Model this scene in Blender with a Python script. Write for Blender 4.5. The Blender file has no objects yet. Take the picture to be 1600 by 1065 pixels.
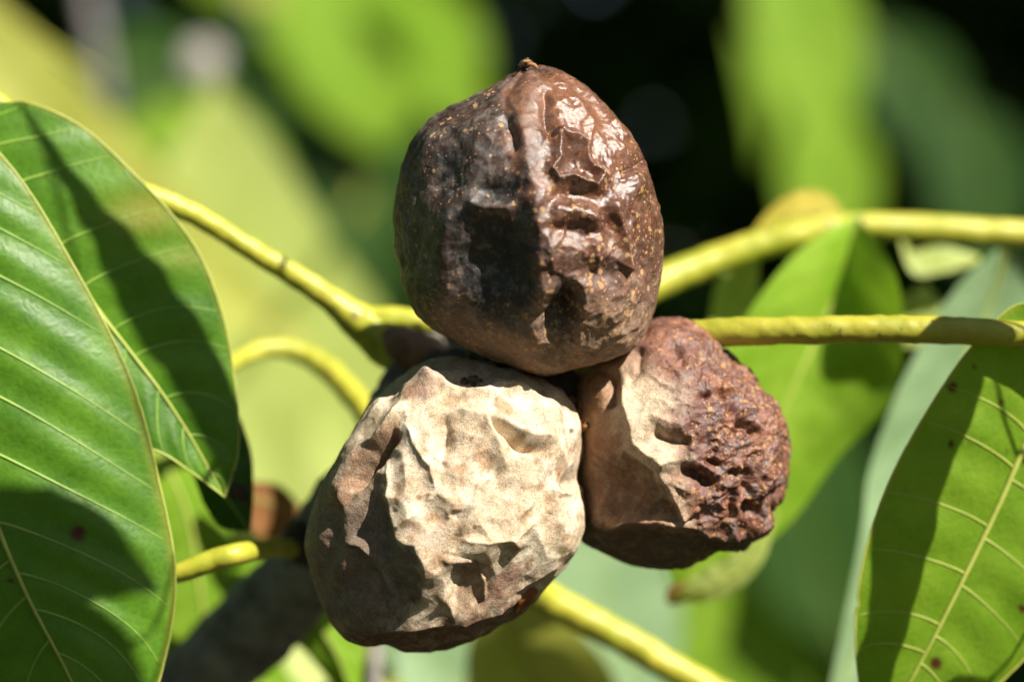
import bpy, math, random
import numpy as np
from mathutils import Vector

# ------------------------------------------------------------------ scale and camera
# 1 unit of the sketch = one photograph pixel at the plane of focus (1600 wide)
FOC = 100.0                      # mm
DPX = 1600 * FOC / 36.0          # camera distance in sketch units
S = 0.464 / DPX                  # metres per sketch unit (a fruit is about 45 mm wide)
H = 1.70                         # height of the camera above the ground
sc = bpy.context.scene
col = sc.collection
cam = bpy.data.cameras.new('camera')
camo = bpy.data.objects.new('camera', cam)
col.objects.link(camo)
camo.location = (0, -DPX * S, H)
camo.rotation_euler = (math.radians(90), 0, 0)
cam.lens = FOC
cam.sensor_width = 36.0
cam.clip_start = 0.02
cam.clip_end = 2000
cam.dof.use_dof = True
cam.dof.focus_distance = (DPX - 130) * S
cam.dof.aperture_fstop = 7.4
sc.camera = camo

# ------------------------------------------------------------------ sky, sun, exposure
SUN = Vector((0.53, -0.49, 0.71)).normalized()       # direction towards the sun
w = bpy.data.worlds.new('World')
sc.world = w
w.use_nodes = True
nt = w.node_tree
sky = nt.nodes.new('ShaderNodeTexSky')
sky.sky_type = 'NISHITA'
sky.sun_disc = False
sky.sun_elevation = math.asin(SUN.z)
sky.sun_rotation = math.atan2(SUN.x, SUN.y)
nt.links.new(sky.outputs[0], nt.nodes['Background'].inputs[0])
nt.nodes['Background'].inputs[1].default_value = 0.05
sl = bpy.data.lights.new('sun', 'SUN')
sl.energy = 5.0
sl.angle = math.radians(0.5)
sl.color = (1.0, 0.94, 0.84)
so = bpy.data.objects.new('sun', sl)
col.objects.link(so)
so.rotation_euler = SUN.to_track_quat('Z', 'Y').to_euler()
so.location = (2, -2, 4)
vs = sc.view_settings
vs.view_transform = 'Standard'
vs.look = 'None'
vs.exposure = 1.0
vs.gamma = 1
vs.use_curve_mapping = False

rnd = random.Random(7)
rs = np.random.RandomState(11)


# ------------------------------------------------------------------ helpers
def P(px, py, z=0.0):
    k = 1 + z / DPX
    return np.array([(px - 800) * k * S, z * S, (532.5 - py) * k * S + H])


def PA(a):
    a = np.asarray(a, float)
    k = 1 + a[:, 2] / DPX
    return np.stack([(a[:, 0] - 800) * k * S, a[:, 2] * S, (532.5 - a[:, 1]) * k * S + H], 1)


def crspline(pts, n):
    """Catmull-Rom through pts (any dimension), n samples, uniform in index."""
    p = np.asarray(pts, float)
    p = np.vstack([2 * p[0] - p[1], p, 2 * p[-1] - p[-2]])
    m = len(p) - 3
    t = np.linspace(0, m - 1e-6, n)
    i = t.astype(int)
    f = (t - i)[:, None]
    a, b, c, d = p[i], p[i + 1], p[i + 2], p[i + 3]
    return 0.5 * ((2 * b) + (c - a) * f + (2 * a - 5 * b + 4 * c - d) * f ** 2 + (3 * b - a - 3 * c + d) * f ** 3)


_perm = np.concatenate([np.random.RandomState(5).permutation(256)] * 3)
_grad = np.random.RandomState(6).normal(size=(256, 3))
_grad /= np.linalg.norm(_grad, axis=1)[:, None]


def noise(p, seed=0):
    """Perlin noise, about -0.6..0.6"""
    p = np.asarray(p, float) + seed * 17.31
    i = np.floor(p).astype(int)
    f = p - i
    u = f * f * f * (f * (f * 6 - 15) + 10)
    i &= 255
    out = 0
    for dx in (0, 1):
        for dy in (0, 1):
            for dz in (0, 1):
                h = _perm[(_perm[(_perm[(i[:, 0] + dx) & 255] + i[:, 1] + dy) & 255] + i[:, 2] + dz) & 255]
                g = _grad[h]
                d = (g * (f - np.array([dx, dy, dz]))).sum(1)
                wx = u[:, 0] if dx else 1 - u[:, 0]
                wy = u[:, 1] if dy else 1 - u[:, 1]
                wz = u[:, 2] if dz else 1 - u[:, 2]
                out = out + d * wx * wy * wz
    return out


def fbm(p, o=4, seed=0):
    a, s, r = 1.0, 1.0, 0
    for k in range(o):
        r = r + a * noise(p * s, seed + k)
        a *= .5
        s *= 2.03
    return r


def sst(a, b, x):
    t = np.clip((x - a) / (b - a), 0, 1)
    return t * t * (3 - 2 * t)


def tag(o, label=None, cat=None, group=None, kind=None):
    for k, v in (('label', label), ('category', cat), ('group', group), ('kind', kind)):
        if v:
            o[k] = v
    return o


def empty(name, loc, label, cat, group=None):
    o = bpy.data.objects.new(name, None)
    o.empty_display_size = .01
    col.objects.link(o)
    o.location = Vector([float(v) for v in loc])
    return tag(o, label, cat, group)


def mesh_obj(name, v, faces, mat, parent=None, smooth=True, attrs=None, uv=None):
    v = np.asarray(v, float)
    org = np.zeros(3)
    if parent is not None:
        q = parent
        while q is not None:
            org = org + np.array(q.location)
            q = q.parent
    else:
        org = np.array([v[:, 0].mean(), v[:, 1].mean(), v[:, 2].min()])
    m = bpy.data.meshes.new(name)
    faces = np.asarray(faces, np.int32)
    n, k = faces.shape
    m.vertices.add(len(v))
    m.vertices.foreach_set('co', (v - org).astype(np.float32).ravel())
    m.loops.add(n * k)
    m.loops.foreach_set('vertex_index', faces.ravel())
    m.polygons.add(n)
    m.polygons.foreach_set('loop_start', np.arange(0, n * k, k, dtype=np.int32))
    m.polygons.foreach_set('loop_total', np.full(n, k, np.int32))
    m.update(calc_edges=True)
    m.polygons.foreach_set('use_smooth', np.full(n, smooth))
    for an, val in (attrs or {}).items():
        val = np.asarray(val, np.float32)
        if val.ndim == 2:
            at = m.attributes.new(an, 'FLOAT_COLOR', 'POINT')
            at.data.foreach_set('color', np.hstack([val, np.ones((len(val), 1), np.float32)]).ravel())
        else:
            at = m.attributes.new(an, 'FLOAT', 'POINT')
            at.data.foreach_set('value', val)
    m.materials.append(mat)
    m.validate()
    o = bpy.data.objects.new(name, m)
    col.objects.link(o)
    if parent is not None:
        o.parent = parent
    else:
        o.location = org
    return o


def grid_faces(nu, nv, wrap=False, off=0):
    i, j = np.meshgrid(np.arange(nu - 1), np.arange(nv if wrap else nv - 1), indexing='ij')
    a = i * nv + j
    b = i * nv + (j + 1) % nv
    return np.stack([a, b, b + nv, a + nv], -1).reshape(-1, 4) + off


def tube_arrays(c, r, nr=12, lump=0.0, lscale=60.0, seed=0):
    """c (n,3) metres, r (n,) metres -> vertices, quads (closed ends)"""
    n = len(c)
    t = np.gradient(c, axis=0)
    t /= np.linalg.norm(t, axis=1)[:, None] + 1e-12
    up = np.array([0.13, -0.9, 0.41])
    a = np.cross(t, up)
    a /= np.linalg.norm(a, axis=1)[:, None] + 1e-12
    b = np.cross(t, a)
    th = np.arange(nr) / nr * 2 * math.pi
    d = a[:, None] * np.cos(th)[None, :, None] + b[:, None] * np.sin(th)[None, :, None]
    rr = np.repeat(np.asarray(r)[:, None], nr, 1)
    pos = c[:, None] + d * rr[..., None]
    if lump:
        nz = fbm(pos.reshape(-1, 3) / (S * lscale), 4, seed).reshape(n, nr)
        pos = c[:, None] + d * (rr * (1 + lump * nz))[..., None]
    v = np.concatenate([c[:1], c[:1]][:1] + [pos.reshape(-1, 3)] + [c[-1:]])
    f = grid_faces(n, nr, True, 1)
    j = np.arange(nr)
    e0 = np.stack([np.zeros(nr, int), 1 + (j + 1) % nr, 1 + j, 1 + j], 1)
    last = 1 + (n - 1) * nr
    e1 = np.stack([np.full(nr, len(v) - 1), last + j, last + (j + 1) % nr, last + (j + 1) % nr], 1)
    return v, f, e0, e1


def tube(name, pts, mat, parent=None, n=60, nr=14, lump=0.0, lscale=60, seed=0, attrs_fn=None):
    """pts rows: px, py, z, radius (sketch units)"""
    q = crspline(pts, n)
    c = PA(q[:, :3])
    r = q[:, 3] * S
    v, f, e0, e1 = tube_arrays(c, r, nr, lump, lscale, seed)
    tri = np.vstack([e0[:, :3], e1[:, :3]])
    # keep every face a quad: the end fans are collapsed quads made as small rings instead
    k = len(v)
    f = np.vstack([f])
    o = mesh_obj(name, v, np.vstack([np.hstack([f[:, [0, 1, 2]]]), f[:, [0, 2, 3]], tri]), mat, parent,
                 attrs=attrs_fn(v) if attrs_fn else None)
    return o


# ------------------------------------------------------------------ materials
def new_mat(name):
    m = bpy.data.materials.new(name)
    m.use_nodes = True
    n = m.node_tree
    return m, n, n.nodes['Principled BSDF'], n.nodes['Material Output']


class NB:
    """small node helper"""
    def __init__(self, nt):
        self.nt = nt

    def n(self, t, **kw):
        o = self.nt.nodes.new(t)
        for k, v in kw.items():
            setattr(o, k, v)
        return o

    def l(self, a, b):
        self.nt.links.new(a, b)

    def val(self, sock, v):
        if hasattr(v, 'links') or hasattr(v, 'is_linked'):
            self.l(v, sock)
        else:
            sock.default_value = v

    def math(self, op, a, b=0.0, clamp=False):
        o = self.n('ShaderNodeMath', operation=op, use_clamp=clamp)
        self.val(o.inputs[0], a)
        self.val(o.inputs[1], b)
        return o.outputs[0]

    def noise(self, scale, detail=4, rough=.55, vec=None):
        o = self.n('ShaderNodeTexNoise')
        o.inputs['Scale'].default_value = scale
        o.inputs['Detail'].default_value = detail
        o.inputs['Roughness'].default_value = rough
        if vec is not None:
            self.l(vec, o.inputs['Vector'])
        return o

    def ramp(self, fac, stops):
        o = self.n('ShaderNodeValToRGB')
        el = o.color_ramp.elements
        while len(el) < len(stops):
            el.new(.5)
        for e, (p, c) in zip(el, stops):
            e.position = p
            e.color = (*c, 1) if len(c) == 3 else c
        self.l(fac, o.inputs[0])
        return o.outputs[0]

    def mix(self, f, a, b, mode='MIX'):
        o = self.n('ShaderNodeMix', data_type='RGBA', blend_type=mode)
        self.val(o.inputs[0], f)
        for s, v in ((o.inputs[6], a), (o.inputs[7], b)):
            if isinstance(v, tuple):
                s.default_value = (*v, 1)
            else:
                self.l(v, s)
        return o.outputs[2]

    def attr(self, name):
        return self.n('ShaderNodeAttribute', attribute_name=name)


def maprange(b, x, a0, a1, o0, o1):
    o = b.n('ShaderNodeMapRange')
    b.val(o.inputs[0], x)
    o.inputs[1].default_value = a0
    o.inputs[2].default_value = a1
    b.val(o.inputs[3], o0)
    b.val(o.inputs[4], o1)
    return o.outputs[0]


def husk_material(name, speck_col, dust_col, bump, spec=.5):
    m, t, p, out = new_mat(name)
    b = NB(t)
    tc = b.n('ShaderNodeTexCoord').outputs['Object']
    tint = b.attr('tint').outputs['Color']
    spk = b.attr('speck').outputs['Fac']
    rgh = b.attr('gloss').outputs['Fac']
    # fine mottling of the skin
    n1 = b.noise(900, 6, .65, tc)
    n2 = b.noise(4200, 4, .7, tc)
    c = b.mix(.55, tint, b.ramp(n1.outputs[0], [(.3, (.45, .42, .4)), (.5, (1, 1, 1)), (.72, (1.5, 1.4, 1.3))]), 'MULTIPLY')
    c = b.mix(.75, c, b.ramp(n2.outputs[0], [(.34, (.42, .38, .35)), (.53, (1.05, 1.05, 1.05)), (.7, (1.6, 1.5, 1.4))]), 'MULTIPLY')
    # lenticels: two sizes of small ochre dots, uneven in size and in where they sit
    m0 = None
    for sc_, r0, r1 in ((760, .07, .30), (1500, .05, .30)):
        wv = b.n('ShaderNodeVectorMath', operation='ADD')
        b.l(tc, wv.inputs[0])
        ns = b.n('ShaderNodeVectorMath', operation='SCALE')
        b.l(b.noise(sc_ * 1.3, 2, .5, tc).outputs['Color'], ns.inputs[0])
        ns.inputs['Scale'].default_value = .5 / sc_
        b.l(ns.outputs[0], wv.inputs[1])
        v = b.n('ShaderNodeTexVoronoi')
        v.inputs['Scale'].default_value = sc_
        b.l(wv.outputs[0], v.inputs['Vector'])
        sp = b.n('ShaderNodeSeparateColor')
        b.l(v.outputs['Color'], sp.inputs[0])
        rad = maprange(b, sp.outputs[0], 0, 1, r0, r1)
        thr = b.math('MULTIPLY', rad, b.math('MULTIPLY', spk, 1.35))
        d = b.math('SUBTRACT', thr, v.outputs['Distance'])
        q = maprange(b, d, -.04, .07, 0, 1)
        keep = b.math('GREATER_THAN', sp.outputs[1], .38)
        q = b.math('MULTIPLY', q, keep, True)
        m0 = q if m0 is None else b.math('MAXIMUM', m0, q)
    sk = b.mix(b.noise(500, 2, .5, tc).outputs[0], speck_col, tuple(q * .45 for q in speck_col))
    c = b.mix(b.math('MULTIPLY', m0, .8), c, sk)
    # dust in patches
    n3 = b.noise(420, 9, .82, tc)
    du = b.math('MULTIPLY', maprange(b, n3.outputs[0], .5, .68, 0, 1), b.attr('dust').outputs['Fac'], True)
    c = b.mix(du, c, dust_col)
    b.l(c, p.inputs['Base Color'])
    r = b.math('ADD', rgh, maprange(b, n1.outputs[0], .3, .7, -.08, .1), True)
    r = b.math('ADD', r, b.math('MULTIPLY', m0, .2), True)
    b.l(r, p.inputs['Roughness'])
    p.inputs['Specular IOR Level'].default_value = spec
    bm = b.n('ShaderNodeBump')
    bm.inputs['Strength'].default_value = bump
    bm.inputs['Distance'].default_value = .00045
    hsum = b.math('ADD', b.math('MULTIPLY', n1.outputs[0], 1.0), b.math('MULTIPLY', n2.outputs[0], .55))
    hsum = b.math('ADD', hsum, b.math('MULTIPLY', m0, .18))
    b.l(hsum, bm.inputs['Height'])
    b.l(bm.outputs[0], p.inputs['Normal'])
    return m


def leaf_material(name, c_dark, c_light, trans_col, trans=.4, rough=.38, spec=.45, sc_=1.0, spots=False, bump=.45):
    m, t, p, out = new_mat(name)
    b = NB(t)
    tc = b.n('ShaderNodeTexCoord').outputs['Object']
    n1 = b.noise(85 * sc_, 6, .65, tc)
    c = b.ramp(n1.outputs[0], [(.34, c_dark), (.66, c_light)])
    # net of the smallest veins
    v = b.n('ShaderNodeTexVoronoi', feature='DISTANCE_TO_EDGE')
    v.inputs['Scale'].default_value = 620
    wp = b.n('ShaderNodeVectorMath', operation='MULTIPLY_ADD')
    b.l(b.noise(300, 3, .6, tc).outputs['Color'], wp.inputs[0])
    wp.inputs[1].default_value = (.003, .003, .003)
    b.l(tc, wp.inputs[2])
    b.l(wp.outputs[0], v.inputs['Vector'])
    net = maprange(b, v.outputs[0], 0, .09, 1, 0)
    n2 = b.noise(1500, 3, .6, tc)
    c = b.mix(b.math('MULTIPLY', net, .10), c, trans_col)
    c = b.mix(.35, c, b.ramp(n2.outputs[0], [(.3, (.7, .72, .7)), (.7, (1.25, 1.22, 1.2))]), 'MULTIPLY')
    tcol = b.mix(.25, trans_col, c)
    if spots:
        sp = b.attr('spot').outputs['Fac']
        c = b.mix(sp, c, (.085, .028, .012))
        tcol = b.mix(sp, tcol, (.05, .012, .004))
        yl = b.attr('yellow').outputs['Fac']
        c = b.mix(b.math('MULTIPLY', yl, .8), c, (.33, .27, .035))
        tcol = b.mix(b.math('MULTIPLY', yl, .8), tcol, (.6, .45, .05))
    b.l(c, p.inputs['Base Color'])
    p.inputs['Roughness'].default_value = rough
    p.inputs['Specular IOR Level'].default_value = spec
    bm = b.n('ShaderNodeBump')
    bm.inputs['Strength'].default_value = bump
    bm.inputs['Distance'].default_value = .0003
    b.l(b.math('ADD', b.math('MULTIPLY', v.outputs[0], .6), n1.outputs[0]), bm.inputs['Height'])
    b.l(bm.outputs[0], p.inputs['Normal'])
    tr = b.n('ShaderNodeBsdfTranslucent')
    b.l(tcol, tr.inputs[0])
    b.l(bm.outputs[0], tr.inputs['Normal'])
    mx = b.n('ShaderNodeMixShader')
    mx.inputs[0].default_value = trans
    b.l(p.outputs[0], mx.inputs[1])
    b.l(tr.outputs[0], mx.inputs[2])
    b.l(mx.outputs[0], out.inputs['Surface'])
    return m


def stem_material(name, c0, c1, mark, amount=.5, rough=.45, bark=False):
    m, t, p, out = new_mat(name)
    b = NB(t)
    tc = b.n('ShaderNodeTexCoord').outputs['Object']
    n1 = b.noise(130, 7, .68, tc)
    n2 = b.noise(700, 5, .65, tc)
    c = b.ramp(n1.outputs[0], [(.36, c0), (.62, c1)])
    f = maprange(b, n2.outputs[0], .62, .70, 0, amount)
    c = b.mix(f, c, mark)
    # scattered dark lenticels
    v = b.n('ShaderNodeTexVoronoi')
    v.inputs['Scale'].default_value = 330
    b.l(tc, v.inputs['Vector'])
    sp = b.n('ShaderNodeSeparateColor')
    b.l(v.outputs['Color'], sp.inputs[0])
    d = b.math('SUBTRACT', b.math('MULTIPLY', sp.outputs[0], .32), v.outputs['Distance'])
    k = b.math('MULTIPLY', maprange(b, d, 0, .06, 0, 1), b.math('GREATER_THAN', sp.outputs[1], .62))
    c = b.mix(b.math('MULTIPLY', k, amount), c, mark)
    b.l(c, p.inputs['Base Color'])
    p.inputs['Roughness'].default_value = rough
    bm = b.n('ShaderNodeBump')
    bm.inputs['Strength'].default_value = .9 if bark else .3
    bm.inputs['Distance'].default_value = .0012 if bark else .0003
    b.l(b.math('ADD', n1.outputs[0], n2.outputs[0]), bm.inputs['Height'])
    b.l(bm.outputs[0], p.inputs['Normal'])
    return m


M = {}
M['husk_top'] = husk_material('dark_husk_skin', (.56, .32, .13), (.30, .235, .185), .33, .75)
M['husk_pale'] = husk_material('pale_husk_skin', (.28, .13, .05), (.66, .55, .40), .6)
M['husk_right'] = husk_material('brown_husk_skin', (.58, .31, .11), (.5, .40, .28), .5)
M['crumb'] = stem_material('dry_crumb', (.30, .13, .045), (.46, .24, .10), (.06, .03, .015), .7, .8, True)
M['scar'] = stem_material('dark_scar', (.02, .014, .01), (.07, .05, .035), (.2, .13, .08), .5, .8, True)
M['amber'] = leaf_material('amber_flake_skin', (.22, .06, .012), (.36, .12, .03), (.6, .18, .02), .35, .35)
M['petiole'] = stem_material('yellow_stalk_skin', (.29, .32, .02), (.50, .46, .05), (.20, .15, .045), .85)
M['petiole_olive'] = stem_material('olive_stalk_skin', (.26, .27, .022), (.38, .35, .035), (.045, .028, .02), .95)
M['bark'] = stem_material('grey_bark', (.09, .08, .077), (.30, .28, .265), (.012, .010, .010), .7, .8, True)
M['bark_pale'] = stem_material('pale_bark', (.33, .30, .27), (.52, .48, .43), (.2, .17, .14), .5, .8, True)
M['bud'] = stem_material('bud_scale', (.10, .05, .03), (.30, .16, .09), (.02, .012, .008), .6, .6)
M['leaf'] = leaf_material('green_leaf', (.045, .135, .006), (.105, .235, .014), (.24, .52, .02), .30, .42, .34, spots=True)
M['leaf_light'] = leaf_material('light_green_leaf', (.115, .235, .010), (.20, .33, .022), (.38, .58, .03), .36, .48, .25, spots=True)
M['leaf_far'] = leaf_material('soft_green_leaf', (.16, .32, .012), (.27, .43, .04), (.36, .60, .03), .33, .5, .22)
M['leaf_pale'] = leaf_material('pale_leaf_underside', (.36, .44, .10), (.48, .55, .17), (.5, .6, .10), .28, .5, .3)
M['leaf_yellow'] = leaf_material('yellowing_leaf', (.42, .37, .04), (.58, .48, .08), (.66, .54, .06), .3, .5, .3)
M['leaf_lime'] = leaf_material('lime_leaf', (.40, .43, .07), (.52, .54, .13), (.6, .6, .09), .3, .5, .25)
M['leaf_blue'] = leaf_material('blue_green_leaf', (.20, .32, .15), (.30, .43, .23), (.3, .5, .15), .25, .36, .5)
M['leaf_dark'] = leaf_material('dark_green_leaf', (.020, .062, .008), (.04, .10, .015), (.10, .25, .015), .3, .42, .4)  # darker green stands in for shade on some leaves behind
M['leaf_brown'] = leaf_material('dried_leaf', (.12, .045, .012), (.26, .11, .03), (.4, .15, .03), .3, .6, .2)
M['vein'] = stem_material('yellow_vein', (.30, .36, .055), (.42, .45, .09), (.35, .25, .06), .3, .5)
M['vein_dark'] = stem_material('green_vein', (.15, .28, .03), (.26, .38, .06), (.35, .25, .06), .3, .5)
M['crown'] = leaf_material('shrub_leaf', (.03, .09, .008), (.065, .15, .017), (.06, .16, .012), .22, .5, .3)


# ------------------------------------------------------------------ setting
def ground():
    n = 60
    x = np.concatenate([-np.geomspace(300, .2, n // 2), np.geomspace(.2, 300, n // 2)])
    X, Y = np.meshgrid(x, x, indexing='ij')
    p = np.stack([X.ravel(), Y.ravel() + 1, np.zeros(X.size)], 1)
    p[:, 2] = .05 * fbm(p * .8, 3, 3) * np.exp(-np.hypot(X, Y).ravel() / 80)
    m, t, q, out = new_mat('soil_and_litter')
    b = NB(t)
    tc = b.n('ShaderNodeTexCoord').outputs['Object']
    c = b.ramp(b.noise(6, 8, .7, tc).outputs[0], [(.35, (.035, .05, .014)), (.55, (.07, .055, .03)), (.7, (.12, .09, .05))])
    b.l(c, q.inputs['Base Color'])
    q.inputs['Roughness'].default_value = .9
    tag(mesh_obj('ground', p, grid_faces(len(x), len(x)), m), kind='structure')


ground()


def leaf_cloud(name, centres, mat, parent, size=(.05, .095), seed=0, kind='stuff'):
    """many small folded leaves, six faces each, in one part"""
    r = np.random.RandomState(seed)
    n = len(centres)
    a = r.normal(size=(n, 3)) + np.array([0, -.2, -.5])
    a /= np.linalg.norm(a, axis=1)[:, None]
    nn = r.normal(size=(n, 3)) + np.array([.25, -.35, .9])
    b = np.cross(a, nn)
    b /= np.linalg.norm(b, axis=1)[:, None]
    nn = np.cross(b, a)
    L = r.uniform(size[0], size[1], n)[:, None]
    W = L * r.uniform(.2, .28, n)[:, None]
    f = r.uniform(.1, .5, n)[:, None]
    base, tip = centres - a * L / 2, centres + a * L / 2 - nn * L * .12
    m1, m2 = centres - a * L * .12, centres + a * L * .22 - nn * L * .03
    l1, r1 = m1 + b * W + nn * W * f, m1 - b * W + nn * W * f
    l2, r2 = m2 + b * W * .72 + nn * W * f * .7, m2 - b * W * .72 + nn * W * f * .7
    v = np.stack([base, l1, m1, r1, l2, m2, r2, tip], 1).reshape(-1, 3)
    q = np.array([[0, 1, 2], [0, 2, 3], [1, 4, 5], [1, 5, 2], [2, 5, 6], [2, 6, 3], [4, 7, 5], [5, 7, 6]])
    fc = (q[None] + (np.arange(n) * 8)[:, None, None]).reshape(-1, 3)
    o = mesh_obj(name, v, fc, mat, parent)
    if kind:
        o['kind'] = kind
    return o


def limb(parent, pts, mat, n=40, nr=10, name='limb', lump=.25):
    q = crspline(pts, n)
    v, f, e0, e1 = tube_arrays(q[:, :3], q[:, 3], nr, lump, 900)
    return mesh_obj(name, v, np.vstack([f[:, [0, 1, 2]], f[:, [0, 2, 3]], e0[:, :3], e1[:, :3]]), mat, parent)


def shrub(name, base, w_, d_, h0, h1, n, label, seed, lean=(0, 0)):
    e = empty(name, base, label, 'tree', None)
    b = np.array(base)
    r = np.random.RandomState(seed)
    limb(e, [(*b, .10), (*(b + (.03, .02, .8)), .085), (*(b + (-.04, .03, 1.6)), .07), (*(b + (.02, 0, h1 * .9)), .03)], M['bark'], 40, 12, 'trunk')
    for k in range(9):
        a = k * 2.4 + seed
        z0 = .5 + .22 * k
        tip = b + np.array([math.cos(a) * w_ * .42 + lean[0], math.sin(a) * d_ * .42 + lean[1], z0 + .7])
        st = b + np.array([0, .02, z0])
        limb(e, [(*st, .045), (*(st * .5 + tip * .5 + (0, 0, .1)), .028), (*tip, .008)], M['bark'], 20, 8)
    # clumps of leaves
    cl = np.stack([r.uniform(-w_ / 2, w_ / 2, 420), r.uniform(-d_ / 2, d_ / 2, 420), r.uniform(h0, h1, 420)], 1)
    k = r.randint(0, 420, n)
    c = cl[k] + r.normal(size=(n, 3)) * .16
    u = r.uniform(0, 1, n) < .3
    c[u] = np.stack([r.uniform(-w_ / 2, w_ / 2, n), r.uniform(-d_ / 2, d_ / 2, n), r.uniform(h0, h1, n)], 1)[u]
    c[:, 2] = np.maximum(c[:, 2], .1)
    c += np.array([b[0] + lean[0], b[1] + lean[1], 0])
    leaf_cloud('crown', c, M['crown'], e, (.07, .12), seed)
    return e


shrub('background_tree', (.55, 2.9, 0), 3.6, 1.3, .15, 3.6, 42000, 'dark dense leafy tree far behind the fruits', 3)
shrub('background_tree', (-2.3, 4.1, 0), 3.4, 1.6, .15, 4.0, 15000, 'dark leafy tree behind the yellowing blurred leaves', 4)
shrub('background_tree', (3.0, 4.3, 0), 3.4, 1.6, .15, 4.0, 15000, 'dark leafy tree behind the green fringe of twigs', 5)

# ------------------------------------------------------------------ the walnut tree that carries the fruits
tree = empty('walnut_tree', (-1.25, 1.15, 0), 'walnut tree with grey bark whose blurred dark branch carries the three fruits', 'tree')
limb(tree, [(-1.25, 1.15, 0, .13), (-1.22, 1.17, .8, .11), (-1.2, 1.2, 1.7, .10), (-1.1, 1.3, 2.6, .07), (-.9, 1.4, 3.4, .03)], M['bark'], 50, 14, 'trunk')
for a, bb in (((-1.2, 1.2, 1.9), (1.0, 1.4, 2.75)), ((-1.15, 1.25, 2.2), (2.3, 1.35, 3.0)), ((-1.1, 1.3, 2.5), (.4, 1.7, 3.2)), ((-1.2, 1.2, 1.6), (-2.2, 1.6, 2.9))):
    a, bb = np.array(a), np.array(bb)
    limb(tree, [(*a, .05), (*(a * .6 + bb * .4 + (0, 0, .15)), .04), (*bb, .012)], M['bark'], 30, 8)
r_ = np.random.RandomState(21)
nc = 17000
cc = np.stack([r_.uniform(-2.2, 3.2, nc), r_.uniform(.98, 2.1, nc), r_.uniform(2.2, 3.7, nc)], 1)  # canopy out of view, added to keep the background in shade
# unseen leaf dome added to cut sky fill, with gaps for sun and view
nd = 20000
dv_ = r_.normal(size=(nd, 3))
dv_ /= np.linalg.norm(dv_, axis=1)[:, None]
dm = np.array([0, .1, 1.5]) + dv_ * r_.uniform(1.25, 2.3, nd)[:, None]
tt_ = (dm[:, 2] - 1.7) / SUN.z
bx_, by_ = dm[:, 0] - SUN.x * tt_, dm[:, 1] - SUN.y * tt_
gap = (np.abs(bx_) < .62) & (by_ > -.28) & (by_ < 1.45)
dist = dm[:, 1] + .464
view = (dist > -.6) & (np.abs(dm[:, 0]) < .45 + .25 * np.abs(dist)) & (np.abs(dm[:, 2] - H) < .35 + .17 * np.abs(dist))
dm = dm[~gap & ~view & (dm[:, 2] > .55)]
cc = np.vstack([cc, dm])
leaf_cloud('crown', cc, M['crown'], tree, (.08, .13), 22)  # crown made up of both added, unseen leaf masses
bp = P(200, 1190, 765)
limb(tree, [(-1.21, 1.17, 1.05, .035), (-.7, .6, 1.32, .02), (*(bp + (-.12, .09, -.06)), .0105), (*(bp + (-.01, .008, -.008)), .0078)], M['bark'], 40, 12)
branch = tube('branch', [(190, 1200, 770, 78), (262, 1118, 740, 77), (345, 1035, 700, 77), (425, 952, 630, 75), (495, 872, 530, 72), (560, 775, 400, 66),
                         (615, 680, 290, 60), (645, 610, 330, 58), (668, 565, 350, 54), (700, 545, 350, 36)], M['bark'], tree, 110, 28, .22, 55, 3)
tag(branch, 'dark grey bark with a pale patch, running up behind the pale fruit')
tube('bark_patch', [(318, 990, 665, 3), (336, 968, 655, 16), (358, 950, 645, 17), (382, 936, 640, 3)], M['bark_pale'], branch, 24, 12, .5, 14, 4)
tube('bud', [(598, 519, 290, 5), (610, 526, 284, 20), (632, 540, 284, 32), (665, 556, 292, 34), (700, 570, 310, 24)], M['bud'], branch, 40, 18, .25, 25, 5)
tube('leaf_scar', [(455, 815, 440, 4), (464, 832, 430, 28), (476, 855, 430, 32), (492, 880, 450, 10)], M['scar'], branch, 24, 14, .35, 18, 9)
tube('fruit_stalk', [(660, 578, 330, 40), (705, 582, 220, 38), (760, 586, 100, 36), (820, 598, 66, 34), (880, 612, 58, 34), (925, 628, 75, 24)], M['scar'], tree, 50, 18, .45, 22, 6)


# ------------------------------------------------------------------ fruits
def cube_sphere(n):
    t = np.tan(np.linspace(-1, 1, n + 1) * math.pi / 4)
    A, B = np.meshgrid(t, t, indexing='ij')
    A, B = A.ravel(), B.ravel()
    o = np.ones_like(A)
    vs_, fs = [], []
    base = grid_faces(n + 1, n + 1)
    for k, q in enumerate([(o, A, B), (-o, B, A), (B, o, A), (A, -o, B), (A, B, o), (B, A, -o)]):
        vs_.append(np.stack(q, 1))
        fs.append(base + k * (n + 1) ** 2)
    v = np.vstack(vs_)
    f = np.vstack(fs)
    v /= np.linalg.norm(v, axis=1)[:, None]
    key = np.round(v * 1e5).astype(np.int64)
    _, idx, inv = np.unique(key, axis=0, return_index=True, return_inverse=True)
    return v[idx], inv.ravel()[f]


CSV, CSF = cube_sphere(190)


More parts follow.
